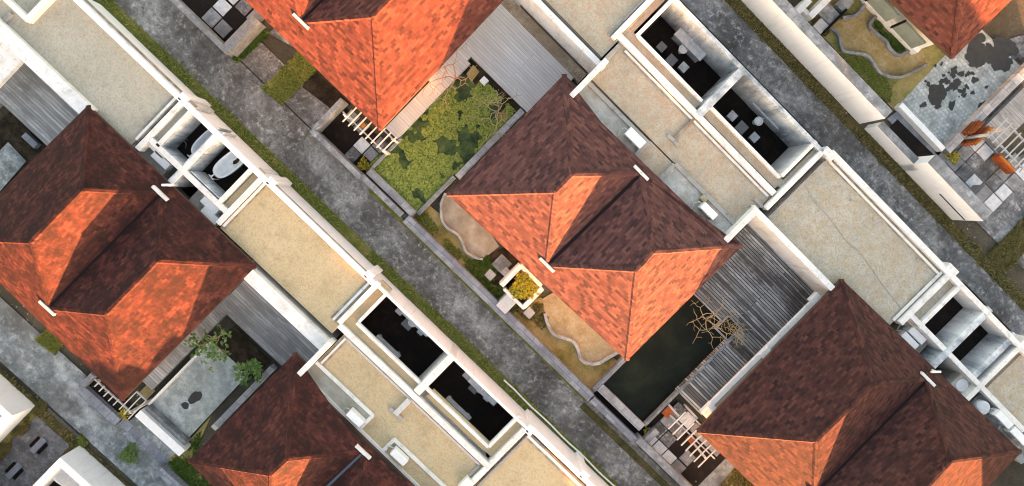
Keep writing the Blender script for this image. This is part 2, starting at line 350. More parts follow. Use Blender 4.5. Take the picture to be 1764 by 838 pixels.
verge((1469, 202), (1454, 215), 'verge_dry', 'blade_dry', 'brownish grass strip at the foot of the tall white wall', 5, 3600)
verge((95, 745), (62, 690), 'verge_dry', 'blade_dry', 'weedy grass strip beside the white bath court walls', 8, 3000)

# ------------------------------------------------------------------ villas
WT, GZ, EZ, SL = 2.42, 2.2, 2.55, .66
def up_face(pts):
    n = (pts[1]-pts[0]).cross(pts[2]-pts[0]); return pts if n.z > 0 else pts[::-1]
def roof(parent, N, E, S_, Wc, VN, VS, RLn, RLs, RRn, RRs, mat='tile', rec=None, gut='metal_dark', fin=True, gw=.055):
    n, e, s, w = [P(*p, EZ) for p in (N, E, S_, Wc)]
    def dist(p, a, b):
        d = (b-a); d.z = 0; d.normalize(); r = p-a; return abs(r.x*d.y-r.y*d.x)
    def solve(px, a, b):
        z = EZ
        for _ in range(8): z = EZ+SL*dist(P(*px, z), a, b)
        return P(*px, z)
    vn, vs_ = solve(VN, n, e), solve(VS, w, s)
    ln, ls = solve(RLn, n, w), solve(RLs, n, w); zl = (ln.z+ls.z)/2; ln, ls = P(*RLn, zl), P(*RLs, zl)
    rn, rs = solve(RRn, s, e), solve(RRs, s, e); zr = (rn.z+rs.z)/2; rn, rs = P(*RRn, zr), P(*RRs, zr)
    m_ = MB(); faces = [[n, w, ls, ln], [w, vs_, ls], [w, s, vs_], [s, rs, vs_], [s, e, rn, rs], [n, ln, vn], [e, rn, vn], [ln, ls, vs_, vn], [vn, vs_, rs, rn]]
    outline = [n, w, s, e]
    if rec:
        d = (e-n); L = d.length; d = d/L; ins = Vector((d.y, -d.x, 0)); ins = ins if ins.dot(w-n) > 0 else -ins
        t0, t1, dd = rec; k = [n+d*t0, n+d*t0+ins*dd+Vector((0, 0, SL*dd)), n+d*(L-t1)+ins*dd+Vector((0, 0, SL*dd)), n+d*(L-t1)]
        faces += [[n, k[0], k[1]], [n, k[1], vn], [k[1], k[2], vn], [k[2], e, vn], [k[2], k[3], e]]; outline += [k[3], Vector((k[2].x, k[2].y, EZ)), Vector((k[1].x, k[1].y, EZ)), k[0]]
    else: faces.append([n, e, vn])
    for f in faces:
        f = up_face(f); b = len(m_.v); m_.v += f; m_.f.append(tuple(range(b, b+len(f))))
    def uv(poly, co):
        nn = poly.normal; ee = Vector((0, 0, 1)).cross(nn); ee.normalize(); return (co.dot(ee), co.dot(nn.cross(ee)))
    ro = m_.build('tiled_roof', M[mat], parent, fix=False, uv=uv)
    for p in ro.data.polygons:
        if p.normal.z < 0: p.flip()
    def jag(a, b, k=7):
        return [a.lerp(b, i/k)+Vector((0, 0, .02)) for i in range(k+1)]
    m_ = MB()
    for a, b in ((n, ln), (w, ls), (ln, ls), (ls, vs_), (ln, vn), (rn, vn), (rs, vs_), (rn, rs), (s, rs), (e, rn)):
        d = (b-a); d.z = 0; d.normalize(); sd_ = Vector((d.y, -d.x, 0)); sec = ((-.12, -.045), (-.06, .025), (.06, .025), (.12, -.045))
        m_.add([p+sd_*x+Vector((0, 0, z)) for p in (a, b) for x, z in sec], [(0, 1, 5, 4), (1, 2, 6, 5), (2, 3, 7, 6), (0, 4, 7, 3)])
    m_.build('ridge_cap', M[mat], ro, uv=lambda p, co: (co.dot(AXA), co.dot(AXB)+co.z))
    d = (vn-vs_); d.normalize(); sd_ = Vector((d.y, -d.x, 0))*gw
    m_ = MB(); up = Vector((0, 0, .05)); m_.add([vs_-sd_+up, vs_+sd_+up, vn+sd_+up, vn-sd_+up], [(0, 1, 2, 3)]); m_.build('valley_gutter', M[gut], ro)
    m_ = MB(); m_.prism([(p.x, p.y) for p in outline], EZ-.2, EZ-.012); m_.build('fascia', M['fascia'], parent)
    # body below the eaves
    c = (n+e+s+w)/4; ins = [c+(p-c)*.86 for p in (n, e, s, w)]
    m_ = MB(); m_.prism([(p.x, p.y) for p in ins], -.05, EZ-.21); m_.build('wall', M['white'], parent)
    if fin:
        for p, up in ((vn, .14), (vs_, .12)):
            a, b = p.dot(AXA), p.dot(AXB); m_ = MB(); m_.abox(a-.45, a+.42, b-.06, b+.08, p.z-.5, p.z+up, .02)
            m_.build('gutter_end_cap', M['white'] if p is vn else M['pale_timber'], parent)
    return dict(vn=vn, vs=vs_)
def smooth_(pts, k=5):
    out = []
    for i in range(len(pts)-1):
        p0, p1, p2, p3 = [Vector(pts[max(0, min(len(pts)-1, j))]) for j in (i-1, i, i+1, i+2)]
        for t in range(k):
            t = t/k; out.append(.5*((2*p1)+(p2-p0)*t+(2*p0-5*p1+4*p2-p3)*t*t+(3*p1-p0-3*p2+p3)*t*t*t))
    out.append(Vector(pts[-1])); return out
def villa(c, label, name='villa', cat='villa', group='tile roofed twin villas'):
    p = P(*c, 0); return thing(name, (p.x, p.y, 0), label, cat, group)
def flat(parent, pts, gm, z=GZ, mass=True):
    m_ = MB(); k = [q(p, z) for p in pts]; a = [x[0] for x in k]; b = [x[1] for x in k]
    m_.abox(min(a), max(a), min(b), max(b), z-.16, z+jit()*.4); m_.build('flat_roof', M[gm], parent)
    if mass: m_ = MB(); m_.abox(min(a)+.02, max(a)-.02, min(b)+.02, max(b)-.02, -.05, z-.17); m_.build('wall', M['white'], parent)
    else: m_ = MB(); m_.abox(min(a)+.01, max(a)-.01, min(b)+.01, max(b)-.01, z-.3, z-.161); m_.build('soffit', M['dark'], parent)  # soffit colour darkened to stand for the unlit space below
def par(parent, p, r, w=.24, z=WT, z0=None, mat='white', name='parapet', bev=.015):
    m_ = MB(); m_.bar(p, r, w, GZ-.3 if z0 is None else z0, z, bev); return m_.build(name, M[mat], parent)
def ups(parent, p, r, w=.13, z=GZ+.1, mat='white'):
    if mat == 'white':
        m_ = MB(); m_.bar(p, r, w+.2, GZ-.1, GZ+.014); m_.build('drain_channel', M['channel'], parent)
    return par(parent, p, r, w, z, GZ-.2, mat, 'upstand', .01)
def walls(parent, bars, mat='stained', w=.22, z=WT):
    for p, r in bars: par(parent, p, r, w, z, -.05, mat, 'court_wall')
def pillar(parent, px, foot, z=WT+.012, sgn=1):
    m_ = MB(); a = q(px, z)[0]; bo = q(foot, 0)[1]; m_.abox(a-.2, a+.2, bo-.24, bo+.17, -.05, z+jit(), .03); pl = m_.build('pillar', M['wall_pure'], parent)
    m_ = MB(); m_.abox(a-.13, a+.0, bo-.17, bo-.12, z-.01, z+.03); m_.build('drain_slot', M['dark'], pl)

# --- the long white wall on the near side of the middle alley belongs to the villas behind it: one length each
def alley_wall(parent, p, r, pb, z=WT, mat='wall_pure', w=.25, sgn=-1):    # pb: a point on the foot of its alley face (ground)
    bo = q(pb, 0)[1]; a0, a1 = q(p, z)[0], q(r, z)[0]
    m_ = MB(); m_.abox(a0, a1, bo, bo+sgn*w, -.05, z+jit(), .02); return m_.build('boundary_wall', M[mat], parent)

# ===== villa on the left
vl = villa((180, 440), 'twin villa cut by the left edge, dark weathered tiles, two bathtub courts behind it')
roof(vl, (151, 182), (441, 459), (210, 691), (-80, 411), (277, 334), (83, 531), (140, 327), (53, 417), (270, 450), (182, 541), 'tile_aged')
flat(vl, [(-60, -80), (5, 42), (150, 192), (308, 165), (232, 240)], 'gravel_grey')
flat(vl, [(459, 310), (638, 482), (572, 575), (390, 400)], 'gravel_gold')
alley_wall(vl, (120, -20), (655, 485), (700, 512))
for p in ((325, 158), (478, 302), (644, 466)): pillar(vl, p, (700, 512))
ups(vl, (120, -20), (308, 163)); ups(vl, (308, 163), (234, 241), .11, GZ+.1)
par(vl, (235, 257), (315, 175), .24); par(vl, (268, 250), (336, 188), .2, WT, -.05)
flat(vl, [(262, 240), (329, 175), (338, 182), (270, 248)], 'gravel_grey', GZ-.05)
flat(vl, [(384, 354), (447, 290), (456, 298), (393, 361)], 'gravel_gold', GZ-.05)
par(vl, (376, 348), (435, 291), .2, WT, -.05); par(vl, (374, 385), (455, 304), .24)
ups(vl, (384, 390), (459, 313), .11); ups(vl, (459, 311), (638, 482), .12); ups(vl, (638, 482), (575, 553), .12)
walls(vl, [((258, 241), (393, 368)), ((290, 316), (376, 233))], 'white', .26)
par(vl, (-20, 30), (152, 199), .62, WT+.12, -.05); par(vl, (417, 460), (560, 600), .6, WT+.12, -.05)
m_ = MB(); m_.box([(-40, 20), (36, 106), (-40, 180)], 1.9, 2.15); m_.build('porch_roof', M['white'], vl)
for pts in ([(238, 262), (262, 243), (300, 282), (272, 305)], [(324, 346), (345, 324), (392, 368), (368, 388)]):
    m_ = MB(); m_.box(pts, -.05, 1.5); m_.build('service_ledge', M['pad'], vl)

def lining(parent, p, r, da, db, z0, z1=WT-.03, mat='stained'):
    m_ = MB(); a0, b0 = q(p, z1); a1, b1 = q(r, z1)
    if abs(a1-a0) > abs(b1-b0): b0 = (b0+b1)/2
    else: a0 = (a0+a1)/2
    if abs(a1-a0) > abs(b1-b0): m_.abox(a0, a1, b0+db-.02, b0+db+.02, z0, z1)
    else: m_.abox(a0+da-.02, a0+da+.02, b0, b1, z0, z1)
    m_.build('court_lining', M[mat], parent)
lining(vl, (290, 316), (383, 226), .15, 0, .9); lining(vl, (290, 316), (383, 226), -.15, 0, .9); lining(vl, (268, 251), (300, 282), 0, .16, .9); lining(vl, (324, 300), (378, 350), 0, .16, .9); lining(vl, (264, 248), (343, 187), .12, 0, .9)
# ===== villa at the lower left
vll = villa((560, 800), 'twin villa cut by the bottom edge, blue valley gutter, golden gravel roof with two courts')
roof(vll, (508, 608), (811, 903), (627, 1090), (324, 795), (626, 779), (463, 934), (494, 792), (466, 818), (636, 912), (610, 940), 'tile_aged', (.7, .7, .6), 'metal_blue')
flat(vll, [(617, 743), (642, 717), (679, 758), (654, 785)], 'gravel_gold', GZ-.01)
flat(vll, [(590, 580), (545, 625), (570, 605), (823, 805), (770, 850), (838, 797)], 'gravel_gold')
flat(vll, [(585, 556), (660, 490), (675, 500), (600, 570)], 'gravel_gold', GZ-.05, False)
flat(vll, [(598, 562), (722, 672), (728, 660), (605, 548)], 'gravel_gold', GZ-.05, False)
flat(vll, [(735, 683), (833, 777), (846, 765), (747, 672)], 'gravel_gold', GZ-.05, False)
flat(vll, [(834, 776), (890, 722), (902, 733), (846, 787)], 'gravel_gold', GZ-.05, False)
par(vll, (514, 646), (569, 591), .25, WT+.5, GZ-.3); par(vll, (583, 557), (653, 487), .24); par(vll, (582, 562), (842, 802), .27)
par(vll, (614, 557), (727, 664), .15, WT-.03, GZ-.07); par(vll, (618, 555), (668, 504), .15, WT-.03, GZ-.07)
par(vll, (733, 668), (841, 771), .15, WT-.03, GZ-.07); par(vll, (841, 770), (896, 717), .15, WT-.03, GZ-.07)
par(vll, (717, 677), (781, 613), .36, WT, -.05)
alley_wall(vll, (655, 485), (918, 735), (707, 519), w=.13)
pillar(vll, (922, 733), (707, 519))
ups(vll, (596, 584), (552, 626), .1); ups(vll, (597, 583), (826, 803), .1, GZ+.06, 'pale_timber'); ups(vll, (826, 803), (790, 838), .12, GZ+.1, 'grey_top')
par(vll, (812, 832), (905, 741), .27)
for a, b in (((545, 624), (642, 718)), ((642, 716), (618, 741)), ((655, 783), (679, 757)), ((678, 757), (775, 848))): par(vll, a, b, .16, WT-.1)
m_ = MB(); m_.box([(518, 640), (548, 622), (640, 720), (600, 745)], GZ-.1, GZ+.02); m_.build('plant_trench', M['pad'], vll)
m_ = MB(); m_.box([(650, 790), (679, 760), (770, 850), (740, 875)], GZ-.1, GZ+.02); m_.build('plant_trench', M['gravel_gold'], vll)
ups(vll, (706, 690), (680, 714), .26, GZ+.16, 'pale_timber'); ups(vll, (671, 704), (693, 724), .17, GZ+.14, 'grey_top')

# ===== villa beyond the bottom edge: its flat roof
vb = villa((880, 830), 'flat golden gravel roof behind the white wall at the bottom edge', 'flat_roofed_annexe', 'building', None)
flat(vb, [(909, 750), (1000, 840), (900, 940), (815, 845)], 'gravel_gold')
alley_wall(vb, (918, 735), (1620, 1420), (1070, 857)); flat(vb, [(1040, 878), (1600, 1420), (1500, 1500), (930, 960)], 'gravel_gold'); ups(vb, (910, 750), (1030, 868), .12); ups(vb, (908, 752), (826, 838), .12, GZ+.08, 'grey_top')  # wall and flat roof prolonged out of view, added to shade garden and alley
pillar(vb, (1008, 817), (1070, 857))
m_ = MB(); m_.box([(790, 838), (806, 824), (816, 836), (800, 850)], GZ-.1, WT+.15); m_.build('parapet', M['white'], vb)

# ===== the villa at the top edge
vt = villa((600, 60), 'twin villa at the top edge with bright orange tiles above the green pond')
roof(vt, (591, -294), (881, -15), (655, 225), (365, -54), (713, -160), (519, 38), (576, -166), (489, -76), (731, -63), (643, 28), 'tile_bright')
flat(vt, [(880, -60), (1039, 97), (1047, 60), (1106, 0), (1000, -120)], 'gravel_pink')
par(vt, (870, -50), (1043, 116), .26, WT+.1, -.05); par(vt, (1048, 62), (1130, -22), .1, GZ+.08, None, 'grey_top'); par(vt, (1056, 66), (1140, -20), .24)

# ===== the villa in the middle
vc = villa((1020, 370), 'whole twin villa in the middle with a white shrub planter in front')
roof(vc, (972, 128), (1279, 424), (1080, 622), (770, 335), (1104, 299), (942, 457), (985, 302), (957, 330), (1125, 435), (1097, 466), 'tile', (.75, .75, .45), gw=.1)
flat(vc, [(1094, 270), (1119, 246), (1163, 286), (1137, 313)], 'gravel_pink', GZ-.01)
flat(vc, [(1062, 78), (1022, 140), (1328, 338), (1270, 385)], 'gravel_pink')
flat(vc, [(1064, 56), (1140, -18), (1152, -8), (1078, 70)], 'gravel_pink', GZ-.05)
flat(vc, [(1076, 70), (1198, 186), (1208, 175), (1092, 60)], 'gravel_pink', GZ-.05, False)
flat(vc, [(1210, 198), (1338, 322), (1349, 311), (1222, 190)], 'gravel_pink', GZ-.05, False)
flat(vc, [(1340, 320), (1408, 252), (1418, 262), (1352, 330)], 'gravel_green', GZ-.05)
par(vc, (983, 167), (1046, 103), .25, WT+.5); par(vc, (1040, 106), (1068, 78), .2, GZ+.12, None, 'grey_top')
par(vc, (1061, 63), (1338, 330), .27); ups(vc, (1056, 66), (1120, 3), .07, GZ+.05, 'grey_top')
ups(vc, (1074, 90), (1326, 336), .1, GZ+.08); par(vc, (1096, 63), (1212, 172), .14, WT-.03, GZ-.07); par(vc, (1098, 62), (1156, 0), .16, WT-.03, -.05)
par(vc, (1220, 184), (1346, 304), .14, WT-.03, GZ-.07); par(vc, (1346, 303), (1407, 244), .18, WT-.03, -.05)
m_ = MB(); m_.bar((1204, 199), (1277, 122), .36, -.05, WT, .015); m_.build('court_wall', M['stained'], vc)
m_ = MB(); a0, a1, b1 = q((1120, -30), WT)[0], q((1432, 262), WT)[0], q((1281, 115), WT)[1]
m_.abox(a0, a1, b1-.2, b1, -.05, WT+.01, .015); m_.build('boundary_wall', M['stained'], vc)
m_ = MB(); a = q((1432, 262), WT)[0]; m_.abox(a-.3, a+.3, b1-.15, b1+.22, -.05, WT+.03, .03); m_.build('pillar', M['white'], vc)
for a, b in (((1008, 141), (1120, 245)), ((1119, 243), (1095, 268)), ((1134, 311), (1163, 284)), ((1162, 284), (1270, 387))): par(vc, a, b, .2, GZ+.16, None, 'grey_top')
for pts in ([(985, 165), (1010, 143), (1118, 243), (1090, 270)], [(1135, 315), (1163, 287), (1268, 388), (1245, 412)]):
    m_ = MB(); m_.box(pts, GZ-.1, GZ+.02); m_.build('plant_trench', M['pad'], vc)
ups(vc, (1197, 205), (1161, 239), .15, GZ+.08, 'brown_strip'); ups(vc, (1151, 232), (1168, 251), .17, GZ+.1, 'grey_top')
ups(vc, (1266, 386), (1296, 357), .2, GZ+.12, 'grey_top'); ups(vc, (1296, 347), (1318, 352), .16, GZ+.1, 'grey_top')

# ===== the villa at the lower right
vr = villa((1480, 760), 'twin villa at the lower right, purple brown tiles, long deck and white beam beside it')
roof(vr, (1450, 481), (1760, 779), (1511, 1041), (1201, 743), (1597, 654), (1403, 851), (1505, 663), (1407, 760), (1638, 796), (1545, 897), 'tile_mid')
flat(vr, [(1425, 280), (1622, 469), (1537, 556), (1322, 378)], 'gravel_green')
flat(vr, [(1700, 670), (1770, 600), (1900, 740), (1810, 790)], 'gravel_green')
par(vr, (1248, 419), (1300, 364), .28, WT+.4); par(vr, (1292, 362), (1460, 514), .28, WT+.14, -.05)
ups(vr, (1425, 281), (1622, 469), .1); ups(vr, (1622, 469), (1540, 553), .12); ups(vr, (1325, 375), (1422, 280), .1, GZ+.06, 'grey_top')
par(vr, (1320, 360), (1416, 262), .24)
a0, a1, b1 = q((1432, 262), WT)[0], q((1800, 620), WT)[0], q((1643, 472), WT)[1]
m_ = MB(); m_.abox(a0, a1, b1-.26, b1, -.05, WT+.012, .015); m_.build('boundary_wall', M['white'], vr)
m_ = MB(); a = q((1640, 466), WT)[0]; m_.abox(a-.3, a+.3, b1-.2, b1+.24, -.05, WT+.03, .03); m_.build('pillar', M['white'], vr)
par(vr, (1552, 558), (1643, 466), .26); flat(vr, [(1562, 553), (1641, 474), (1653, 484), (1574, 564)], 'gravel_green', GZ-.05)
par(vr, (1584, 566), (1655, 492), .2, WT, -.05)
par(vr, (1562, 545), (1770, 738), .24, WT, -.05)
par(vr, (1605, 638), (1705, 530), .34, WT, -.05, 'stained'); par(vr, (1664, 692), (1772, 583), .24, WT, -.05); par(vr, (1676, 648), (1752, 578), .3, WT-.05, -.05, 'stained')
m_ = MB(); m_.box([(1548, 575), (1570, 555), (1600, 590), (1580, 612)], -.05, 1.5); m_.build('service_ledge', M['pad'], vr)
m_ = MB(); m_.box([(1628, 665), (1655, 640), (1690, 675), (1665, 700)], -.05, 1.5); m_.build('service_ledge', M['pad'], vr)
m_ = MB(); m_.box([(1668, 700), (1695, 672), (1790, 770), (1760, 800)], -.05, 2.05); m_.build('plant_trench', M['alley_blue'], vr)

m_ = MB(); m_.ribbon([P(p.x, p.y, GZ+.03) for p in smooth_([(1323+x/2.993, 280+y/2.993) for x, y in ((190, 110), (240, 200), (330, 300), (400, 400), (470, 460), (530, 540), (600, 640), (690, 755))])], .035, GZ, GZ+.028); m_.build('roof_seam', M['grey_top'], vr)
for c in ((1466, 345), (1505, 378), (1580, 448)):
    m_ = MB(); a, b = q(c, GZ); m_.abox(a-.05, a+.05, b-.05, b+.05, GZ, GZ+.05); m_.build('roof_drain', M['grey_top'], vr)
# ===== the villa at the top right
vq = villa((1600, -50), 'twin villa at the upper right corner, orange tiled roof above sandy garden and tiled patio')
roof(vq, (1536, -388), (1842, -99), (1642, 101), (1336, -188), (1660, -230), (1500, -70), (1541, -220), (1513, -190), (1690, -80), (1662, -52), 'tile_bright')
par(vq, (1496, -2), (1579, 78), .22, .6, -.05)
fb = min((x.matrix_world if False else x).location.z for x in vq.children)      # windows in its garden front
fw = [c_ for c_ in vq.children if c_.name.startswith('wall')][0]
bmin = min((v_.co+vq.location).dot(AXB) for v_ in fw.data.vertices); ac_ = q((1600, 60), 0)[0]
for k in range(6):
    a = ac_-.4-k*1.75; m_ = MB(); m_.abox(a-1.35, a, bmin-.05, bmin+.05, 1.0, 2.0); w_ = m_.build('window', M['wellglass'], vq)
    m_ = MB(); m_.abox(a-1.43, a-1.352, bmin-.08, bmin+.04, .95, 2.05); m_.build('window_frame', M['dark'], w_)

# ===== bath courts at the lower left, and the roof at the upper left corner
def bath_court(c, base_n, label, depth, L0, L1, seed):
    v_ = villa(c, label, 'bath_court_building', 'building', None); h = 1.6
    a0, a1 = L0, L1; b1 = q(base_n, 0)[1]; w = .34
    m_ = MB(); m_.abox(a0, a1, b1-w, b1, -.05, h, .02); m_.build('wall', M['wall_pure'], v_)
    return v_, a0, a1, b1, w, h
e_a = q((62, 699))[0]
v0, a0, a1, b1, w, h = bath_court((10, 720), (62, 699), 'white walled bath court cut by the left edge below the dark tiled villa', 6, e_a-7, e_a, 1)
m_ = MB(); m_.abox(a1-w, a1, b1-7, b1-w+.001, -.05, h+.003, .02); m_.build('wall', M['wall_pure'], v0)
s_a = q((139, 767))[0]
v1, a0b, a1b, b1b, w, h = bath_court((120, 830), (139, 767), 'white walled bath court with an oval tub at the bottom left edge', 6, s_a, s_a+9, 2)
m_ = MB(); m_.abox(a0b, a0b+w*.8, b1b-7, b1b-w+.001, -.05, h+.003, .02); m_.build('wall', M['wall_pure'], v1)
m_ = MB(); m_.abox(a0b+1.75, a0b+2.0, b1b-7, b1b-w+.001, -.05, h-.05, .02); m_.build('wall', M['white'], v1)
m_ = MB(); m_.abox(a0b+2.02, a0b+6, b1b-7, b1b-w, -.05, h-.15); m_.build('flat_roof', M['gravel_gold'], v1)
m_ = MB(); m_.abox(a1-w-2.5, a1-w-2.3, b1-7, b1-w+.001, -.05, h-.05, .02); m_.build('wall', M['white'], v0)
for (aa, bb) in ((a1-w-2.3, a1-w), (a0b+w*.8, a0b+1.75)):
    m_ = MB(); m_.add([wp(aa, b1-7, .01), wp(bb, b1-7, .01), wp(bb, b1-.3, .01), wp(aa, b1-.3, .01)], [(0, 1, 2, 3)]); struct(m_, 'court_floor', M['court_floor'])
vu = villa((20, 0), 'flat roof corner with white walls at the upper left edge', 'flat_roofed_annexe', 'building', None)
flat(vu, [(-30, -20), (42, 22), (80, -15), (20, -60)], 'gravel_grey')
par(vu, (44, 34), (90, -10), .24, WT+.1, -.05); par(vu, (46, 36), (-10, -22), .24, WT+.1, -.05); ups(vu, (20, 24), (-4, 46), .2, GZ+.1, 'grey_top')

# ===== unseen villas of the same rows, added past the frame to shade the place
def shade_villa(c, k, src, mat, label):
    v_ = villa(c, label); sh = lambda p: (p[0]+k[0], p[1]+k[1]); return roof(v_, *[sh(p) for p in src], mat)
T1 = [(1450, 481), (1760, 779), (1511, 1041), (1201, 743), (1597, 654), (1403, 851), (1505, 663), (1407, 760), (1638, 796), (1545, 897)]
T2 = [(972, 128), (1279, 424), (1080, 622), (770, 335), (1104, 299), (942, 457), (985, 302), (957, 330), (1125, 435), (1097, 466)]
shade_villa((820, 1250), (-580, 530), T1, 'tile_aged', 'tiled villa added for shade beyond the bottom edge next to the golden flat roof')
shade_villa((1900, 1150), (880, 780), T2, 'tile_mid', 'tiled villa added for shade beyond the bottom right corner')
shade_villa((-230, 960), (-1720, 190), T1, 'tile_aged', 'tiled villa added for shade beyond the left bottom corner')
shade_villa((390, 1180), (-640, 800), T2, 'tile_aged', 'tiled villa added for shade below the bottom edge behind the bath courts')
# ------------------------------------------------------------------ courts: dark floors
for p0, p1, vv in (((584, 568), (842, 806), vll), ((1056, 66), (1338, 334), vc)):
    m_ = MB(); m_.bar(p0, p1, .06, -.05, GZ-.3); m_.build('interior_wall', M['dark'], vv)  # near black: the darkness of the open rooms is put into its colour
def floor(pts, mat='court_floor', z=.012, name='court_floor'):
    m_ = MB(); k = [q(p, z) for p in pts]; a = [x[0] for x in k]; b = [x[1] for x in k]
    m_.add([wp(min(a), min(b), z), wp(max(a), min(b), z), wp(max(a), max(b), z), wp(min(a), max(b), z)], [(0, 1, 2, 3)]); return struct(m_, name, M[mat])
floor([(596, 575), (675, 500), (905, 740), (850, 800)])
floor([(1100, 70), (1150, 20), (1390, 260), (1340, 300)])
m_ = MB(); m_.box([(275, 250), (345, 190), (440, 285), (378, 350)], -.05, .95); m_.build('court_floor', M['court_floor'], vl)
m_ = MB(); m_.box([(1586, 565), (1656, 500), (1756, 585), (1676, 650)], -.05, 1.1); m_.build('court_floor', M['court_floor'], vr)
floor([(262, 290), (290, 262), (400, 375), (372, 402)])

floor([(1590, 600), (1600, 590), (1690, 690), (1660, 720)], z=.008)

# ------------------------------------------------------------------ gardens, decks, ponds between the villas
def loc(px, z=0.0): return P(px[0], px[1], z)
def sheet(pts, z, mat, name, kind='structure'):
    m_ = MB(); m_.sheet(pts, z); return struct(m_, name, M[mat])
def smooth(pts, k=5):
    out = []
    for i in range(len(pts)-1):
        p0, p1, p2, p3 = [Vector(pts[max(0, min(len(pts)-1, j))]) for j in (i-1, i, i+1, i+2)]
        for t in range(k):
            t = t/k; out.append(.5*((2*p1)+(p2-p0)*t+(2*p0-5*p1+4*p2-p3)*t*t+(3*p1-p0-3*p2+p3)*t*t*t))
    out.append(Vector(pts[-1])); return out
def solid(name, mats, boxes, label, cat, group=None):
    """a thing that is one mesh: boxes = list of ('bar', p, r, w, z0, z1) or ('box', pts, z0, z1)"""
    m_ = MB()
    for b in boxes:
        if b[0] == 'bar': m_.bar(*b[1:], .015)
        elif b[0] == 'box': m_.box(*b[1:], .015)
        else: m_.pprism(*b[1:])
    return tag(m_.build(name, M[mats]), label, cat, group)
def kerb(path, label, w=.14, z=.22, mat='stone'):
    m_ = MB(); m_.ribbon([P(p.x, p.y, z) for p in smooth([(x, y) for x, y in path])], w, -.02, z)
    return tag(m_.build('garden_kerb', M[mat]), label, 'garden kerb', 'curved garden kerbs')
rnd = random.Random(11)

# --- garden in front of the middle villa
sheet([(700, 384), (735, 350), (1085, 640), (1020, 672)], .02, 'lawn_ochre', 'garden_ground')
sheet([(765, 333), (757, 350), (760, 385), (772, 398), (790, 408), (798, 432), (812, 444), (832, 447), (860, 425), (830, 380)], .03, 'sand_grey', 'sandy_ground')
sheet([(938, 540), (946, 562), (957, 580), (982, 587), (994, 600), (1000, 617), (1010, 626), (1030, 627), (1052, 614), (1068, 605), (1050, 560), (960, 500), (935, 515)], .03, 'sand', 'sandy_ground')
sheet([(835, 440), (885, 420), (930, 470), (868, 530), (830, 480)], .026, 'soil', 'dark_soil')
kerb([(767, 333), (760, 352), (761, 378), (771, 394), (788, 404), (797, 420), (803, 434), (818, 444), (832, 447)], 'thin curved kerb round the greyish sand at the left corner of the middle villa', .12)
kerb([(939, 541), (944, 560), (955, 577), (975, 584), (988, 590), (996, 603), (1000, 618), (1010, 626), (1030, 627), (1048, 617), (1066, 607)], 'pale wavy kerb in the ochre garden near the black pond', .16)
blades('garden_grass', [(705, 384), (730, 360), (760, 400), (800, 440), (845, 470), (900, 520), (880, 545), (800, 470)], .03, 900, M['blade'], 'sparse tufts of grass in the ochre garden of the middle villa', .04, .1, 4)
blades('garden_grass', [(790, 450), (838, 440), (870, 480), (860, 520), (830, 500)], .03, 520, M['blade_green'], 'green weeds on dark soil beside the paving stones', .05, .12, 5)
blades('garden_grass', [(880, 530), (930, 505), (945, 560), (930, 570)], .03, 260, M['blade_dry'], 'straw coloured tufts beside the white planter', .04, .1, 6)
def paver(pts, label, mat='stone', z=.09, name='paving_stone', grp='paving stones in the gardens'):
    return solid(name, mat, [('box', pts, -.02, z)], label, 'paving stone', grp)
paver([(847, 455), (865, 440), (882, 455), (863, 472)], 'large square grey paving stone under the orange eave beside the white planter', 'coping')
paver([(862, 470), (872, 462), (880, 468), (869, 476)], 'small grey paving stone touching the large square one', 'stone', .12)
paver([(834, 474), (845, 464), (855, 474), (844, 484)], 'pale square paving stone on dark soil, nearest the stone wall', 'pale_timber')
paver([(901, 540), (911, 529), (922, 539), (912, 550)], 'pale square paving stone on ochre ground, right of the white planter', 'pale_timber')
pl = thing('shrub_planter', loc((902, 494)), 'square white walled planter holding a yellow shrub, beside the orange roof', 'planter')
hz = 1.0
for nm, a, b, w in (('planter_wall', (864, 493), (897, 458), .24), ('planter_wall', (897, 458), (932, 494), .18), ('planter_wall', (934, 497), (902, 530), .24), ('planter_wall', (868, 499), (904, 532), .16)):
    m_ = MB(); m_.bar(a, b, w, -.05, hz, .02); m_.build(nm, M['white'], pl)
m_ = MB(); m_.box([(876, 494), (899, 470), (926, 496), (902, 520)], 0, .72); m_.build('soil', M['soil'], pl)
solid('white_bench_wall', 'pale_timber', [('bar', (862, 534), (884, 512), .62, -.05, .85)], 'pale slab joining the white planter to the grey stone wall', 'low wall')

def bush(name, c, rx, n, mat, label, cat, z0, hgt, seed, sz=.07, grp=None):
    r_ = random.Random(seed); t = thing(name, (c.x, c.y, z0), label, cat, grp); m_ = MB(); st = MB()
    for k in range(7):
        a = r_.uniform(0, 6.28); tip = Vector((c.x+math.cos(a)*rx*.7, c.y+math.sin(a)*rx*.7, z0+hgt*r_.uniform(.5, .9)))
        st.tube([Vector((c.x, c.y, z0)), (Vector((c.x, c.y, z0))+tip)/2+Vector((0, 0, hgt*.15)), tip], .018, 5, .007)
    st.build('stem', M['bark_tan'], t)
    for _ in range(n):
        a = r_.uniform(0, 6.28); rr = rx*math.sqrt(r_.random())*(1+.25*math.sin(3*a+seed)); zz = z0+hgt*(.25+.75*r_.random()*(1-(rr/rx)**2*.5))
        p = Vector((c.x+math.cos(a)*rr, c.y+math.sin(a)*rr, zz)); leaf(m_, p, r_, sz)
    m_.build('foliage', M[mat], t, fix=False); return t
def leaf(m_, p, r_, sz, tilt=.7):
    a = r_.uniform(0, 6.28); d = Vector((math.cos(a), math.sin(a), r_.uniform(-tilt, tilt))).normalized(); s_ = d.cross(Vector((0, 0, 1))).normalized(); l = sz*r_.uniform(.7, 1.4); w = l*.3
    m_.add([p, p+d*l*.5+s_*w+Vector((0, 0, .01)), p+d*l, p+d*l*.5-s_*w+Vector((0, 0, .01))], [(0, 1, 2, 3)])
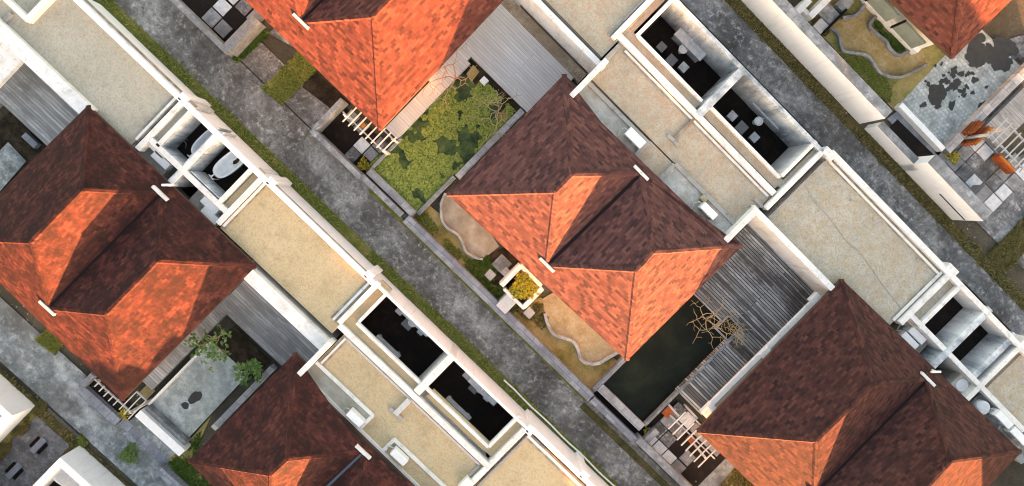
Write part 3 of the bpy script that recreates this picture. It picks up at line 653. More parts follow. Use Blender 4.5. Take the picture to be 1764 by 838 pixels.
bush('yellow_shrub', loc((902, 494), .7), .62, 900, 'leaf_yellow', 'yellow and green leafy shrub growing in the white planter', 'shrub', .72, .55, 3, .12)
bush('green_shrub', loc((227, 780)), .42, 420, 'leaf', 'small round green bush growing alone on the bluish alley', 'shrub', 0, .5, 4, .1)

# --- stone walls along the middle alley (near side of the gardens)
SW = 'stone walls along the middle alley'
solid('stone_wall', 'coping', [('bar', (622, 303), (692, 371), .26, -.05, .75)], 'narrow grey stone wall between the alley and the trench below the green pond', 'stone wall', SW)
solid('stone_wall', 'bluestone', [('bar', (699, 377), (1018, 686), .44, -.05, .78)], 'long bluish stone wall between the alley and the ochre garden', 'stone wall', SW)
solid('stone_wall', 'bluestone', [('bar', (1020, 688), (1098, 764), .32, -.05, .75)], 'short bluish stone wall beside the black pond trench', 'stone wall', SW)
solid('stone_wall', 'coping', [('bar', (1099, 758), (1195, 851), .36, -.05, .8)], 'grey stone wall beside the pergola court at the bottom edge', 'stone wall', SW)
solid('stone_wall', 'coping', [('bar', (536, 224), (620, 305), .26, -.05, 1.0), ('bar', (541, 222), (590, 172), .24, -.05, .98)], 'L shaped grey stone wall round the pergola court under the orange roof tip', 'stone wall', SW)
solid('stone_wall', 'coping', [('bar', (290, -4), (392, 86), .26, -.05, 1.0), ('bar', (388, 84), (441, 33), .48, -.05, .98)], 'L shaped grey stone wall at the top edge beside the dark grass patch', 'stone wall', SW)
m_ = MB(); b1 = q((1010, 697), .01)[1]; m_.abox(q((1010, 690))[0], q((1190, 860))[0], b1-.34, b1, -.05, .02); struct(m_, 'alley_edge_soil', M['verge_dry'])
m_ = MB(); b1 = q((700, 385), .01)[1]; m_.abox(q((640, 325))[0], q((1010, 690))[0], b1-.18, b1, -.05, .014); struct(m_, 'alley_edge_soil', M['verge'])

# --- forecourt with two grass patches at the top
for pts, mt, bm, lb, sd in (([(450, 152), (486, 181), (545, 122), (516, 90)], 'verge', 'blade', 'square grass patch on the grey forecourt beside the orange roof', 21), ([(402, 98), (410, 110), (462, 58), (450, 45)], 'verge', 'blade_green', 'narrow dark grass patch beside the L shaped stone wall', 22), ([(1240, 838), (1275, 795), (1320, 838), (1290, 880)], 'lawn_ochre', 'blade_dry', 'grass patch cut by the bottom edge under the orange roof', 23), ([(1700, 440), (1764, 375), (1800, 400), (1731, 472)], 'verge_dry', 'blade_dry', 'brown grass patch cut by the right edge beside the dark alley', 24), ([(62, 585), (92, 560), (112, 590), (96, 610)], 'verge', 'blade', 'small grass patch under the left villa beside the bluish alley', 25)):
    sheet(pts, .014, mt, 'grass_soil'); blades('grass_patch', pts, .016, 700, M[bm], lb, .03, .1, sd)
sheet([(520, 150), (545, 124), (605, 180), (580, 195)], .004, 'soil', 'dark_ground_patch')  # darker patch on the forecourt along the eave
sheet([(462, 58), (500, 25), (540, 70), (516, 88)], .004, 'alley_dark', 'dark_pavement_patch')  # patch of darker concrete on the forecourt
sheet([(1180, 838), (1225, 780), (1270, 800), (1230, 850)], .004, 'alley_blue', 'court_edge_pavement')

# --- pergola courts: paving, pergola, shutters
def court(pts, fl, label_slabs, slabs, seed):
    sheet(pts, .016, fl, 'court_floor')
    r_ = random.Random(seed)
    for k, (c, w, d) in enumerate(slabs):
        m_ = MB(); a, b = q(c, .05); m_.abox(a-w/2, a+w/2, b-d/2, b+d/2, 0, .05+r_.uniform(0, .03), .01)
        tag(m_.build('court_slab', M[r_.choice(['coping', 'bluegrey', 'coping', 'alley_dark'])]), label_slabs, 'paving slab', label_slabs)
def grid_slabs(c0, na, nb, st, seed, miss=.25):
    a0, b0 = q(c0, .05); r_ = random.Random(seed); out = []
    for i in range(na):
        for j in range(nb):
            if r_.random() < miss: continue
            p = wp(a0+i*st, b0+j*st, .05); d = RM.transposed() @ (p-O); out.append(((CX-F*d.x/d.z, CY+F*d.y/d.z), st*r_.uniform(.86, .97), st*r_.uniform(.86, .97)))
    return out
court([(545, 222), (590, 180), (680, 260), (628, 300)], 'court_floor', 'grey slab in the dark court under the orange roof tip', grid_slabs((575, 235), 5, 3, .62, 31), 1)
court([(300, 0), (395, 80), (450, 30), (400, -30)], 'court_floor', 'grey slab in the dark court at the top edge', grid_slabs((345, 12), 4, 4, .72, 32, .3), 2)
court([(1085, 745), (1165, 690), (1260, 780), (1190, 850)], 'court_floor', 'bluish slab in the wet court beside the black pond', grid_slabs((1118, 758), 5, 4, .68, 33, .25), 3)
court([(140, 668), (170, 640), (262, 730), (206, 727)], 'court_floor', 'slab under the left pergola', [], 4)
court([(1640, 270), (1700, 230), (1780, 300), (1690, 372)], 'alley_dark', 'grey slab in the court behind the tall white wall', grid_slabs((1645, 280), 5, 4, .7, 35, .2), 5)
def pergola(label, rails, beams, z=2.15, posts=()):
    a, b = q(rails[0][0], z); t = thing('pergola', loc(rails[0][0], 0), label, 'pergola', 'white pergolas at the villa corners')
    for p, r in rails:
        m_ = MB(); m_.bar(p, r, .06, z-.12, z-.05); m_.build('rail', M['grey_timber'], t)
    for p, r in beams:
        m_ = MB(); m_.bar(p, r, .048, z-.05, z+.01); m_.build('beam', M['grey_timber'], t)
    for p in posts:
        m_ = MB(); m_.bar((p[0]-1.6, p[1]-1.6), (p[0]+1.6, p[1]+1.6), .1, -.05, z-.16); m_.build('post', M['pale_timber'], t)
    return t
def runs(p0, p1, dv, n): return [((p0[0]+(p1[0]-p0[0])*i/(n-1), p0[1]+(p1[1]-p0[1])*i/(n-1)), (p0[0]+(p1[0]-p0[0])*i/(n-1)+dv[0], p0[1]+(p1[1]-p0[1])*i/(n-1)+dv[1])) for i in range(n)]
pergola('white pergola of eight beams under the tip of the top orange roof', [((589, 194), (668, 266)), ((640, 205), (684, 246))], runs((615, 184), (683, 236), (-25, 26), 8), 2.15, [(593, 198), (660, 260), (676, 240)])
pergola('white pergola of eight beams beside the black pond and its deck', [((1163, 708), (1223, 799)), ((1188, 713), (1216, 742))], runs((1181, 710), (1232, 776), (-29, 30), 8), 2.15, [(1168, 716), (1216, 790), (1200, 720)])
pergola('white pergola with short beams below the left villa roof tip', [((164, 653), (228, 715)), ((236, 673), (250, 692))], [((170, 656), (164, 668)), ((178, 664), (172, 676)), ((186, 672), (180, 685)), ((194, 680), (188, 693)), ((203, 687), (196, 700)), ((234, 676), (205, 706)), ((242, 684), (213, 714)), ((250, 692), (221, 722))], 2.15, [(168, 657), (224, 711)])
pergola('white pergola cut by the right edge above the grey court', [((1703, 227), (1765, 294)), ((1730, 210), (1780, 255))], runs((1735, 203), (1790, 262), (-32, 36), 8), 2.15, [(1708, 232), (1740, 222)])
def shutter(p, r, h, label, mat='teak', w=.07):
    t = thing('timber_shutter', loc(p), label, 'shutter', 'orange timber shutters'); m_ = MB(); m_.bar(p, r, w, 0.02, h, .01); f = m_.build('panel', M[mat], t)
    m_ = MB(); a0, b0 = q(p, h); a1, b1 = q(r, h)
    for i in range(4):
        z = .2+(h-.3)*i/4; m_.abox(min(a0, a1)-w*.6, max(a0, a1)+w*.6, min(b0, b1)-w*.6, max(b0, b1)+w*.6, z, z+.06)
    m_.build('ledge', M['rust'], t); return t
shutter((1684, 244), (1714, 222), 1.2, 'orange timber shutter standing open at the left end of the right pergola')
shutter((1676, 226), (1698, 212), 1.2, 'rust coloured timber shutter behind the orange one', 'rust')
shutter((1722, 272), (1752, 292), .7, 'orange slatted shutter lying low under the right pergola')
solid('timber_hatch', 'rust', [('box', [(1141, 711), (1152, 700), (1163, 709), (1150, 722)], .1, .5)], 'rust coloured timber box at the edge of the black pond', 'timber box')
solid('timber_hatch', 'teak', [('box', [(618, 214), (623, 209), (630, 215), (624, 221)], .02, .3)], 'small orange timber box under the pergola at the orange roof tip', 'timber box')
solid('timber_hatch', 'rust', [('box', [(1184, 758), (1190, 752), (1197, 758), (1190, 765)], .02, .3)], 'small rust coloured box under the pergola by the black pond', 'timber box')
sheet([(240, 676), (256, 660), (268, 673), (252, 690)], .02, 'sand_brown', 'rusty_floor')
solid('planter_trough', 'coping', [('bar', (1112, 762), (1133, 742), .3, -.05, .45)], 'low grey planter block beside the stone wall and the black pond', 'planter')
bush('trough_plant', loc((1118, 747)), .28, 140, 'leaf_yellow', 'small yellow plant beside the low grey block', 'plant', 0, .25, 8, .1)
bush('trough_plant', loc((627, 285)), .3, 130, 'leaf_yellow', 'low ochre plant in the corner of the court under the orange roof tip', 'plant', 0, .25, 9, .1)
bush('trough_plant', loc((217, 712)), .25, 110, 'leaf_yellow', 'dry ochre plant beneath the left pergola', 'plant', 0, .25, 10, .1)
bush('trough_plant', loc((1640, 272)), .3, 130, 'leaf_yellow', 'yellowish plant in the corner by the tiled patio', 'plant', 0, .25, 12, .1)

# --- green pond below the top villa
def pond(pts, z, mat, label, cat='pond', name='pond_water'):
    m_ = MB(); k = [q(p, z) for p in pts]; a = [x[0] for x in k]; b = [x[1] for x in k]
    m_.add([wp(min(a), min(b), z), wp(max(a), min(b), z), wp(max(a), max(b), z), wp(min(a), max(b), z)], [(0, 1, 2, 3)]); o = struct(m_, name, M[mat]); return o
DZ = .35
def deckobj(polys, mat, label):
    t = thing('timber_deck', loc(polys[0][0]), label, 'deck', 'timber decks beside the villas')
    for pts in polys:
        m_ = MB(); k = [q(p, DZ) for p in pts]; a = [x[0] for x in k]; b = [x[1] for x in k]; m_.abox(min(a), max(a), min(b), max(b), -.05, DZ+jit()); m_.build('boards', M[mat], t)
    return t
pond([(811, 102), (898, 184), (717, 362), (640, 290)], .1, 'pond_green', '')
deckobj([[(812, 98), (880, 20), (985, 138), (899, 180)], [(880, -40), (700, 100), (812, 97)], [(668, 222), (684, 240), (806, 106), (790, 90)]], 'deck_pale', 'pale weathered deck between the top orange roof and the green pond')
m_ = MB(); b0 = q((1000, 143), DZ)[1]; m_.abox(q((860, 0))[0], q((1000, 140))[0], b0-.05, b0+.5, -.05, DZ+.03); struct(m_, 'drain_strip', M['brown_strip'])
sheet([(811, 102), (899, 185), (880, 205), (793, 122)], .13, 'soil', 'planting_soil')
sheet([(803, 128), (815, 112), (826, 124), (812, 142)], .14, 'lawn_ochre', 'planting_soil'); sheet([(856, 205), (868, 188), (880, 198), (868, 212)], .14, 'lawn_ochre', 'planting_soil')
solid('pond_edging', 'stone', [('bar', (900, 190), (788, 306), .3, -.05, .4)], 'pale stone edging between the green pond and the middle villa roof', 'pond edging')
solid('pond_edging', 'coping', [('bar', (786, 308), (716, 366), .2, -.05, .3)], 'thin dark stone edging between the green pond and the ochre garden', 'pond edging')
solid('pond_edging', 'stone', [('bar', (633, 296), (715, 368), .36, -.05, .4)], 'pale grey slab edging along the trench end of the green pond', 'pond edging')
solid('pond_edging', 'coping', [('bar', (690, 238), (640, 292), .14, -.05, .3)], 'narrow edging between the pale walkway and the green pond', 'pond edging')
sheet([(630, 303), (700, 370), (707, 362), (640, 296)], .006, 'soil', 'trench_floor')
solid('white_box', 'ac', [('box', [(826, 139), (834, 131), (842, 139), (834, 147)], .12, .42)], 'small white box on the dark soil beside the pale deck', 'box')  # plain white box on the soil, gives no light
from mathutils import noise as mnoise
def weed(corners, z, n, seed, label):
    r_ = random.Random(seed); m_ = MB(); k_ = [q(p, z) for p in corners]; a0, a1 = min(x[0] for x in k_), max(x[0] for x in k_); b0, b1 = min(x[1] for x in k_), max(x[1] for x in k_); done = 0
    while done < n:
        u, v_ = r_.random(), r_.random(); a, b = a0+(a1-a0)*u, b0+(b1-b0)*v_
        f = mnoise.fractal(Vector((a*.75, b*.75, 3.3)), .9, 2.1, 4)+.35*mnoise.noise(Vector((a*3.1, b*3.1, 9)))
        lim = -.42+1.5*max(0, v_-.6)+.9*max(0, .35-u)*(v_ > .3)
        if f < lim: continue
        done += 1; h = .02+.1*max(0, min(1, f-lim))
        p = wp(a, b, z+r_.uniform(.003, h)); s_ = r_.uniform(.025, .075); t = r_.uniform(0, 6.28); k = r_.choice((4, 5, 6)); tl = Vector((r_.uniform(-.45, .45), r_.uniform(-.45, .45), 1)).normalized(); x_ = tl.orthogonal().normalized(); y_ = tl.cross(x_)
        m_.add([p+(x_*math.cos(t+6.283*i/k)+y_*math.sin(t+6.283*i/k))*s_*r_.uniform(.6, 1.3) for i in range(k)], [tuple(range(k))])
    tag(m_.build('pond_weed', M['algae'], fix=False), label, 'pond weed', None, 'stuff')
weed([(806, 112), (888, 192), (717, 356), (645, 292)], .1, 26000, 5, 'yellow green weed in ragged patches on the green pond')

# --- black pond and dark deck on the right
pond([(1036, 660), (1112, 735), (1262, 578), (1190, 500)], .1, 'pond_black', '')
deckobj([[(1285, 390), (1420, 505), (1262, 573), (1210, 480)], [(1262, 575), (1405, 508), (1210, 715), (1172, 680)]], 'deck_dark', 'dark streaked deck between the black pond and the long white beam')
solid('pond_edging', 'coping', [('bar', (1155, 777), (1264, 577), .13, -.05, .42)] if False else [('bar', (1112, 735), (1262, 580), .14, -.05, .42)], 'thin pale rim between the black pond and the dark deck', 'pond edging')
solid('pond_edging', 'stone', [('bar', (1034, 668), (1106, 738), .42, -.05, .45)], 'broad blocky stone edging along the trench end of the black pond', 'pond edging')
solid('pond_edging', 'bluestone', [('bar', (1023, 672), (1082, 615), .22, -.05, .4)], 'bluish stone edging between the ochre garden and the black pond', 'pond edging')
sheet([(1020, 680), (1095, 750), (1103, 742), (1030, 671)], .008, 'court_floor', 'trench_floor')
pb = thing('square_planter', loc((1254, 566)), 'thin rimmed square planter between the black pond and the dark deck', 'planter')
for a, b in (((1234, 567), (1255, 587)), ((1255, 587), (1276, 564)), ((1276, 564), (1254, 544)), ((1254, 544), (1234, 567))):
    m_ = MB(); m_.bar(a, b, .06, -.05, .46); m_.build('rim', M['stone'], pb)
m_ = MB(); m_.box([(1235, 567), (1255, 585), (1275, 564), (1254, 546)], -.05, .36); m_.build('soil', M['soil'], pb)
sheet([(1190, 500), (1215, 478), (1240, 505), (1215, 525)], .14, 'lawn_ochre', 'planting_soil')
bw = thing('white_beam_wall', loc((1310, 610)), 'long white beam wall with three end blocks beside the dark deck', 'beam wall')
m_ = MB(); m_.bar((1414, 509), (1212, 711), .24, 1.82, 2.0, .015); m_.build('beam', M['white'], bw)
m_ = MB(); m_.bar((1430, 520), (1228, 722), .12, -.05, 1.7); m_.build('back_wall', M['darkgrey'], bw)
for p, sz in (((1404, 513), .32), ((1318, 607), .34), ((1220, 706), .42)):
    m_ = MB(); a, b = q(p, 2.05); m_.abox(a-sz*.6+.1, a+sz*.6+.1, b-sz*.8, b+sz*.8, 1.75, 2.06, .015); m_.build('block', M['white'], bw)
for i in range(4):
    f = (i+.6)/4.6; p = (1404+(1226-1404)*f+16, 512+(700-512)*f+10); m_ = MB(); a, b = q(p, 1.9); m_.abox(a-.05, a+.45, b-.5, b-.42, 1.7, 1.9); m_.abox(a-.05, a+.3, b-.2, b-.12, 1.7, 1.88); m_.build('bracket', M['darkgrey'], bw)

# --- left: grey decks, drained pool, left pond
deckobj([[(40, 108), (148, 200), (80, 251)], [(0, 146), (14, 160), (-50, 226), (-60, 210)]], 'deck_grey', 'grey deck at the left edge below the white walled flat roof')
sheet([(-40, 240), (18, 192), (82, 252), (0, 340), (-60, 330)], .02, 'soil', 'planting_soil')
sheet([(-40, 300), (14, 245), (45, 278), (0, 330), (-40, 360)], .05, 'alley_blue', 'drained_pool_floor')
solid('pond_edging', 'bluestone', [('bar', (40, 232), (62, 252), .3, -.05, .3)], 'short bluish stone block on the soil beside the grey deck', 'stone block')
deckobj([[(428, 475), (552, 600), (474, 620), (385, 520)], [(395, 510), (262, 672), (240, 650), (370, 520)], [(474, 618), (552, 600), (500, 640)]], 'deck_grey', 'grey deck between the left villa and the drained pool garden')
sheet([(405, 563), (467, 623), (425, 660), (365, 600)], .05, 'soil', 'planting_soil')
sheet([(362, 587), (428, 645), (318, 762), (256, 700)], .06, 'teal', 'drained_pool_floor')
t_ = random.Random(9)
m_ = MB()
for cx, cy, n, s_ in ((335, 685, 9, 10), (320, 700, 5, 7), (270, 703, 3, 6), (372, 655, 3, 5)):
    pass
def puddle(c, r, label, mat='court_floor', sx=1.5, z=.066, seed=1, rag=.5):
    r_ = random.Random(seed); m_ = MB(); a, b = q(c, z); n = 72; hs = [(k, r_.uniform(0, 6.28), rag*.55/k**.75) for k in (2, 3, 5, 8, 13, 19)]
    rr = [r*max(.2, 1+sum(w_*math.sin(k*t*6.2832/n+ph) for k, ph, w_ in hs)) for t in range(n)]
    m_.add([wp(a+math.cos(t*6.2832/n)*rr[t], b+math.sin(t*6.2832/n)*rr[t]*sx, z) for t in range(n)], [tuple(range(n))]); struct(m_, 'puddle', M[mat])
puddle((336, 685), .24, '', 'wet', 1.6, .066, 2, .22); puddle((319, 699), .17, '', 'wet', 1.1, .066, 3, .25)
solid('pool_bench', 'ac', [('bar', (240, 709), (311, 784), .42, -.05, .75)], 'long white bench wall along the lower side of the drained pool', 'bench wall')
solid('pool_edging', 'coping', [('bar', (253, 703), (317, 768), .28, -.05, .5)], 'grey green edging between the white bench wall and the drained pool', 'pool edging')
solid('pool_edging', 'stone', [('bar', (470, 636), (366, 738), .3, -.05, .5)], 'broken pale edging between the drained pool and the lower left roof', 'pool edging')
solid('pool_edging', 'ac', [('bar', (365, 584), (255, 698), .1, -.05, .4)], 'thin pale edging between the grey walkway and the drained pool', 'pool edging')
sheet([(222, 726), (240, 712), (310, 786), (290, 808)], .02, 'alley_blue', 'pool_side_pavement')
sheet([(205, 730), (215, 718), (298, 800), (285, 808)], .024, 'bluestone', 'pool_side_pavement')
sheet([(318, 768), (365, 715), (330, 790), (380, 860), (330, 860), (280, 800)], .022, 'lawn_mix', 'garden_ground')
blades('garden_grass', [(320, 768), (355, 735), (335, 790), (370, 850), (330, 850), (290, 800)], .03, 700, M['blade_green'], 'green grass beside the dark roof at the lower left corner of the drained pool', .04, .12, 41)
solid('stone_wall', 'bluestone', [('bar', (272, 808), (320, 855), .4, -.05, .5)], 'short bluish stone wall at the bottom edge below the drained pool', 'stone wall', SW)
solid('stone_wall', 'bluestone', [('bar', (140, 671), (200, 730), .5, -.05, .3), ('bar', (137, 668), (160, 646), .24, -.05, .5)], 'low bluish stone step round the left pergola court', 'stone wall', SW)
def drain(c, label):
    t = thing('drain_cover', loc(c), label, 'drain cover', 'drain covers on the branch path'); a, b = q(c, .1)
    m_ = MB(); m_.abox(a-.15, a+.15, b-.45, b+.45, 0, .1, .01); m_.build('lid', M['blue_lid'], t)
    for s_ in (-1, 1):
        m_ = MB(); m_.abox(a+s_*.15+(.0 if s_ > 0 else -.18), a+s_*.15+(.18 if s_ > 0 else 0), b-.36, b+.3, 0, .012+.002*s_); m_.build('opening', M['dark'], t)
drain((65, 768), 'bluish drain cover between two dark openings, nearer the left villa'); drain((23, 812), 'bluish drain cover between two dark openings, cut near the bottom left corner')
m_ = MB(); m_.sheet([(0, 745), (72, 690), (82, 700), (0, 775)], .012); struct(m_, 'verge_soil', M['verge'])
blades('grass', [(-10, 780), (72, 690), (84, 698), (-5, 800)], .014, 700, M['blade_dry'], 'weeds along the end wall of the left bath court', .04, .13, 43)
m_ = MB(); m_.sheet([(140, 746), (155, 762), (75, 840), (55, 840)], .013); struct(m_, 'verge_soil', M['verge_dry'])
blades('grass', [(140, 748), (152, 762), (110, 800)], .016, 160, M['blade'], 'tuft of weeds at the corner of the bottom left bath court', .04, .13, 44)

# --- upper right: tall white wall, garden, patio, deck
WZ = 2.15
tw = thing('tall_white_wall', loc((1500, 230)), 'tall white wall with grey coping between the dark alley and the sandy garden', 'wall'); bf = q((1469, 202), 0)[1]
for p, r, z, w in (((1180, -130), (1523, 206), WZ, .42), ((1523, 206), (1588, 289), 1.1, .3), ((1596, 282), (1701, 374), WZ, .5)):
    a0, a1 = q(p, z)[0], q(r, z)[0]; m_ = MB(); m_.abox(a0, a1-.002, bf, bf+w, -.05, z, .0); m_.build('wall', M['wall_pure'], tw)
    m_ = MB(); m_.abox(a0+.01, a1-.01, bf+.03, bf+w+.06, z+.002, z+.05+jit(), .01); m_.build('coping', M['coping'], tw)
sheet([(1530, 222), (1546, 206), (1612, 270), (1598, 286)], .03, 'court_floor', 'trench_floor'); ag = q((1701, 374), WZ)[0]-.06; m_ = MB(); m_.abox(ag-1.75, ag, bf-.02, bf+.01, .95, 1.02); m_.build('slot', M['dark'], tw)
m_ = MB(); a1 = q((1701, 374), WZ)[0]; m_.abox(a1-.5, a1+.02, bf+.52, bf+1.9, -.05, .9); m_.build('return_wall', M['coping'], tw)
sheet([(1368, 12), (1480, -90), (1660, 90), (1540, 190)], .02, 'lawn_mix', 'garden_ground')
def z4(l): return [(1350+x/4.192, y/4.192) for x, y in l]
sand = z4([(340, 190), (400, 250), (415, 320), (440, 370), (530, 385), (610, 405), (660, 470), (700, 520), (780, 550), (860, 550), (950, 510), (1048, 455), (1000, 380), (945, 345), (880, 385), (830, 400), (770, 350), (745, 300), (690, 255), (630, 200), (640, 150), (690, 105), (600, 30), (560, 80), (480, 120), (430, 130)])
sheet(sand, .03, 'sand_brown', 'sandy_ground')
kerb(z4([(330, 190), (400, 250), (415, 320), (440, 370), (530, 385), (610, 405), (660, 470), (700, 525), (780, 555), (860, 555), (950, 515), (1048, 460)]), 'long dark wavy kerb between the brown sand and the mossy ground', .13, .2, 'coping')
kerb(z4([(692, 100), (640, 150), (628, 200), (690, 255), (745, 300), (770, 350), (830, 400), (880, 382), (945, 340)]), 'curved grey kerb round the grass by the white garden wall', .15, .2, 'coping')
kerb(z4([(430, 128), (520, 112), (575, 60), (600, 15)]), 'short curved grey kerb near the top edge of the sandy garden', .16, .2, 'coping')
blades('garden_grass', z4([(700, 110), (650, 170), (700, 240), (760, 290), (800, 370), (930, 330), (850, 240)]), .03, 800, M['blade_green'], 'green grass between the curved kerb and the white garden wall', .04, .12, 51)
blades('garden_grass', z4([(330, 240), (420, 390), (600, 420), (690, 540), (800, 580), (760, 740), (560, 600), (380, 420)]), .03, 1300, M['blade'], 'patchy grass between the wavy kerb and the tall white wall', .03, .1, 52)
blades('garden_grass', z4([(80, 110), (200, 120), (330, 220), (300, 260), (200, 230)]), .03, 420, M['blade_dry'], 'ochre tufts near the white garden walls at the top edge', .03, .1, 53)
paver(z4([(212, 190), (270, 135), (325, 185), (280, 235)]), 'pale square stone at the end of the black beam in the sandy garden', 'pale_timber', .3)
paver(z4([(245, 95), (335, 45), (410, 110), (325, 175)]), 'large grey slab beside the black beam in the sandy garden', 'coping', .3)
paver(z4([(375, 30), (430, -20), (510, 20), (450, 68)]), 'grey slab at the top edge beyond the black beam', 'coping', .3)
solid('black_beam', 'dark', [('bar', *z4([(290, 228), (462, 72)]), .1, .0, .42)], 'thin black beam along the grey slabs in the sandy garden', 'beam')
gw = thing('garden_wall', loc((1400, 10)), 'white forked garden walls at the top edge above the sandy garden', 'garden wall')
for l, w, z in (([(62, 122), (195, 0)], .3, .9), ([(180, 108), (400, -60)], .3, .9), ([(120, 60), (200, 100)], .2, .8)):
    a, b = z4(l); m_ = MB(); m_.bar(a, b, w, -.05, z, .015); m_.build('wall', M['white'], gw)
sheet([(1540, 185), (1650, 95), (1764, 60), (1830, 120), (1700, 240), (1630, 275)], .012, 'paving', 'patio_pavement')
sheet([(1549, 180), (1627, 252), (1760, 116), (1680, 40)], .03, 'pool_tile', 'tiled_patio')
puddle((1614, 163), .5, '', 'wet', .95, .036, 5, .3)
r_ = random.Random(77)
for k in range(46):
    px_ = (1600+r_.gauss(40, 24), 150+r_.gauss(-8, 20)); puddle(px_, r_.uniform(.04, .17), '', 'wet', r_.uniform(.7, 1.6), .0362+k*.0002, 100+k, .6)
for k in range(16): puddle((r_.uniform(1680, 1740), r_.uniform(70, 112)), r_.uniform(.15, .5), '', 'wet', 1, .047+k*.0002, 200+k, .5)
solid('patio_edging', 'ac', [('bar', (1550, 182), (1628, 256), .26, -.05, .45)], 'white edging along the lower left side of the tiled patio', 'patio edging')
solid('patio_edging', 'stone', [('bar', (1630, 258), (1790, 104), .42, -.05, .45)], 'broad pale edging between the tiled patio and the grey court deck', 'patio edging')
sheet([(1528, 205), (1548, 190), (1622, 262), (1602, 284)], .02, 'bluestone', 'patio_pavement')
sheet([(1610, 262), (1625, 255), (1640, 270), (1628, 285)], .02, 'coping', 'patio_pavement')
deckobj([[(1690, 225), (1770, 145), (1800, 175), (1730, 240)]], 'deck_grey', 'small grey deck at the right edge beside the tiled patio')
solid('white_post', 'ac', [('box', z4([(905, 320), (960, 270), (1020, 330), (960, 370)]), -.05, .5)], 'white block at the tip of the upper right orange roof', 'block')

# ------------------------------------------------------------------ things in the courts and on the roofs
def washstand(c, L, D, label, lw=0):
    t = thing('washstand', loc(c), label, 'washstand', 'stone washstands in the roofless courts'); a, b = q(c, .8)
    m_ = MB(); m_.abox(a-L/2, a+L/2, b-D/2, b+D/2, .72, .82, .01); m_.build('counter', M['bluegrey'], t)
    m_ = MB(); m_.abox(a-L/2+.05, a+L/2-.05, b-D/2+.05, b+D/2, .0, .72); m_.build('cabinet', M['bluegrey'], t)
    m_ = MB(); m_.abox(a-.12, a-.09, b-.02, b+.2, .82, 1.0); m_.build('tap', M['ac'], t)
    return t
def basin(c, label):
    p = loc(c, .5); t = thing('basin', (p.x, p.y, 0), label, 'basin', 'white basins in the roofless courts')
    m_ = MB(); m_.lathe((p.x, p.y, 0), [(.13, 0), (.1, .1), (.1, .38), (.2, .42), (.22, .52), (.19, .53), (.12, .46), (.02, .45)], 18); m_.build('bowl', M['porcelain'], t)
    m_ = MB(); m_.tube([(p.x+.17, p.y+.1, .5), (p.x+.17, p.y+.1, .68), (p.x+.06, p.y+.04, .7)], .018, 6); m_.build('tap', M['ac'], t)
def stool(c, w, label, mat='darkgrey'):
    t = thing('stone_stool', loc(c), label, 'stool', 'square stone stools in the roofless courts'); a, b = q(c, .42)
    m_ = MB(); m_.abox(a-w/2, a+w/2, b-w/2, b+w/2, .34, .42, .01); m_.build('seat', M[mat], t)
    m_ = MB(); m_.abox(a-w*.38, a+w*.38, b-w*.38, b+w*.38, .0, .34); m_.build('base', M[mat], t)
def bench(c, L, D, label, mat='bluegrey'):
    t = thing('stone_bench', loc(c), label, 'bench', 'stone benches in the roofless courts'); a, b = q(c, .45)
    m_ = MB(); m_.abox(a-L/2, a+L/2, b-D/2, b+D/2, .37, .45, .01); m_.build('seat', M[mat], t)
    for s_ in (-1, 1):
        m_ = MB(); m_.abox(a+s_*L*.4-.06, a+s_*L*.4+.06, b-D*.4, b+D*.4, 0, .37); m_.build('support', M[mat], t)
washstand((716, 555), 1.75, .34, 'long washstand in the upper dark court of the golden gravel roof'); washstand((832, 674), 1.75, .34, 'long washstand in the lower dark court of the golden gravel roof')
washstand((1190, 76), 1.75, .5, 'long washstand against the stained wall of the upper court, top right'); washstand((1324, 194), 1.75, .5, 'long washstand against the stained wall of the lower court, top right')
basin((711, 556), 'white basin in the upper court of the golden gravel roof'); basin((828, 670), 'white basin in the lower court of the golden gravel roof')
basin((1177, 85), 'white basin in the upper court beside the dark alley'); basin((1307, 209), 'white basin in the lower court beside the dark alley')
for c, w, l, mt in (((689, 536), .36, 'grey stool at the upper end of the washstand in the upper golden roof court', 'bluegrey'), ((703, 558), .5, 'large charcoal stool in front of the washstand in the upper golden roof court', 'darkgrey'), ((725, 572), .3, 'small stool by the lower end of the washstand in the upper golden roof court', 'bluegrey'),
    ((805, 647), .36, 'grey stool at the upper end of the washstand in the lower golden roof court', 'bluegrey'), ((817, 669), .45, 'charcoal stool in front of the washstand in the lower golden roof court', 'darkgrey'), ((839, 686), .3, 'small stool by the lower end of the washstand in the lower golden roof court', 'bluegrey'),
    ((1140, 81), .4, 'charcoal stool alone in the far corner of the upper court by the dark alley', 'darkgrey'), ((1157, 104), .46, 'very dark stool between two others in the upper court by the dark alley', 'darkgrey'), ((1178, 116), .4, 'pale grey stool nearest the divider in the upper court by the dark alley', 'bluegrey'),
    ((1262, 200), .4, 'pale grey stool near the divider in the lower court by the dark alley', 'bluegrey'), ((1278, 220), .5, 'very dark stool in the middle of the lower court by the dark alley', 'darkgrey'), ((1300, 237), .4, 'pale grey stool in front of the basin in the lower court by the dark alley', 'bluegrey')):
    stool(c, w, l, mt)
bench((668, 598), 1.5, .26, 'narrow stone bench along the gravel side of the upper golden roof court'); bench((788, 706), 1.55, .38, 'wide stone bench along the gravel side of the lower golden roof court')
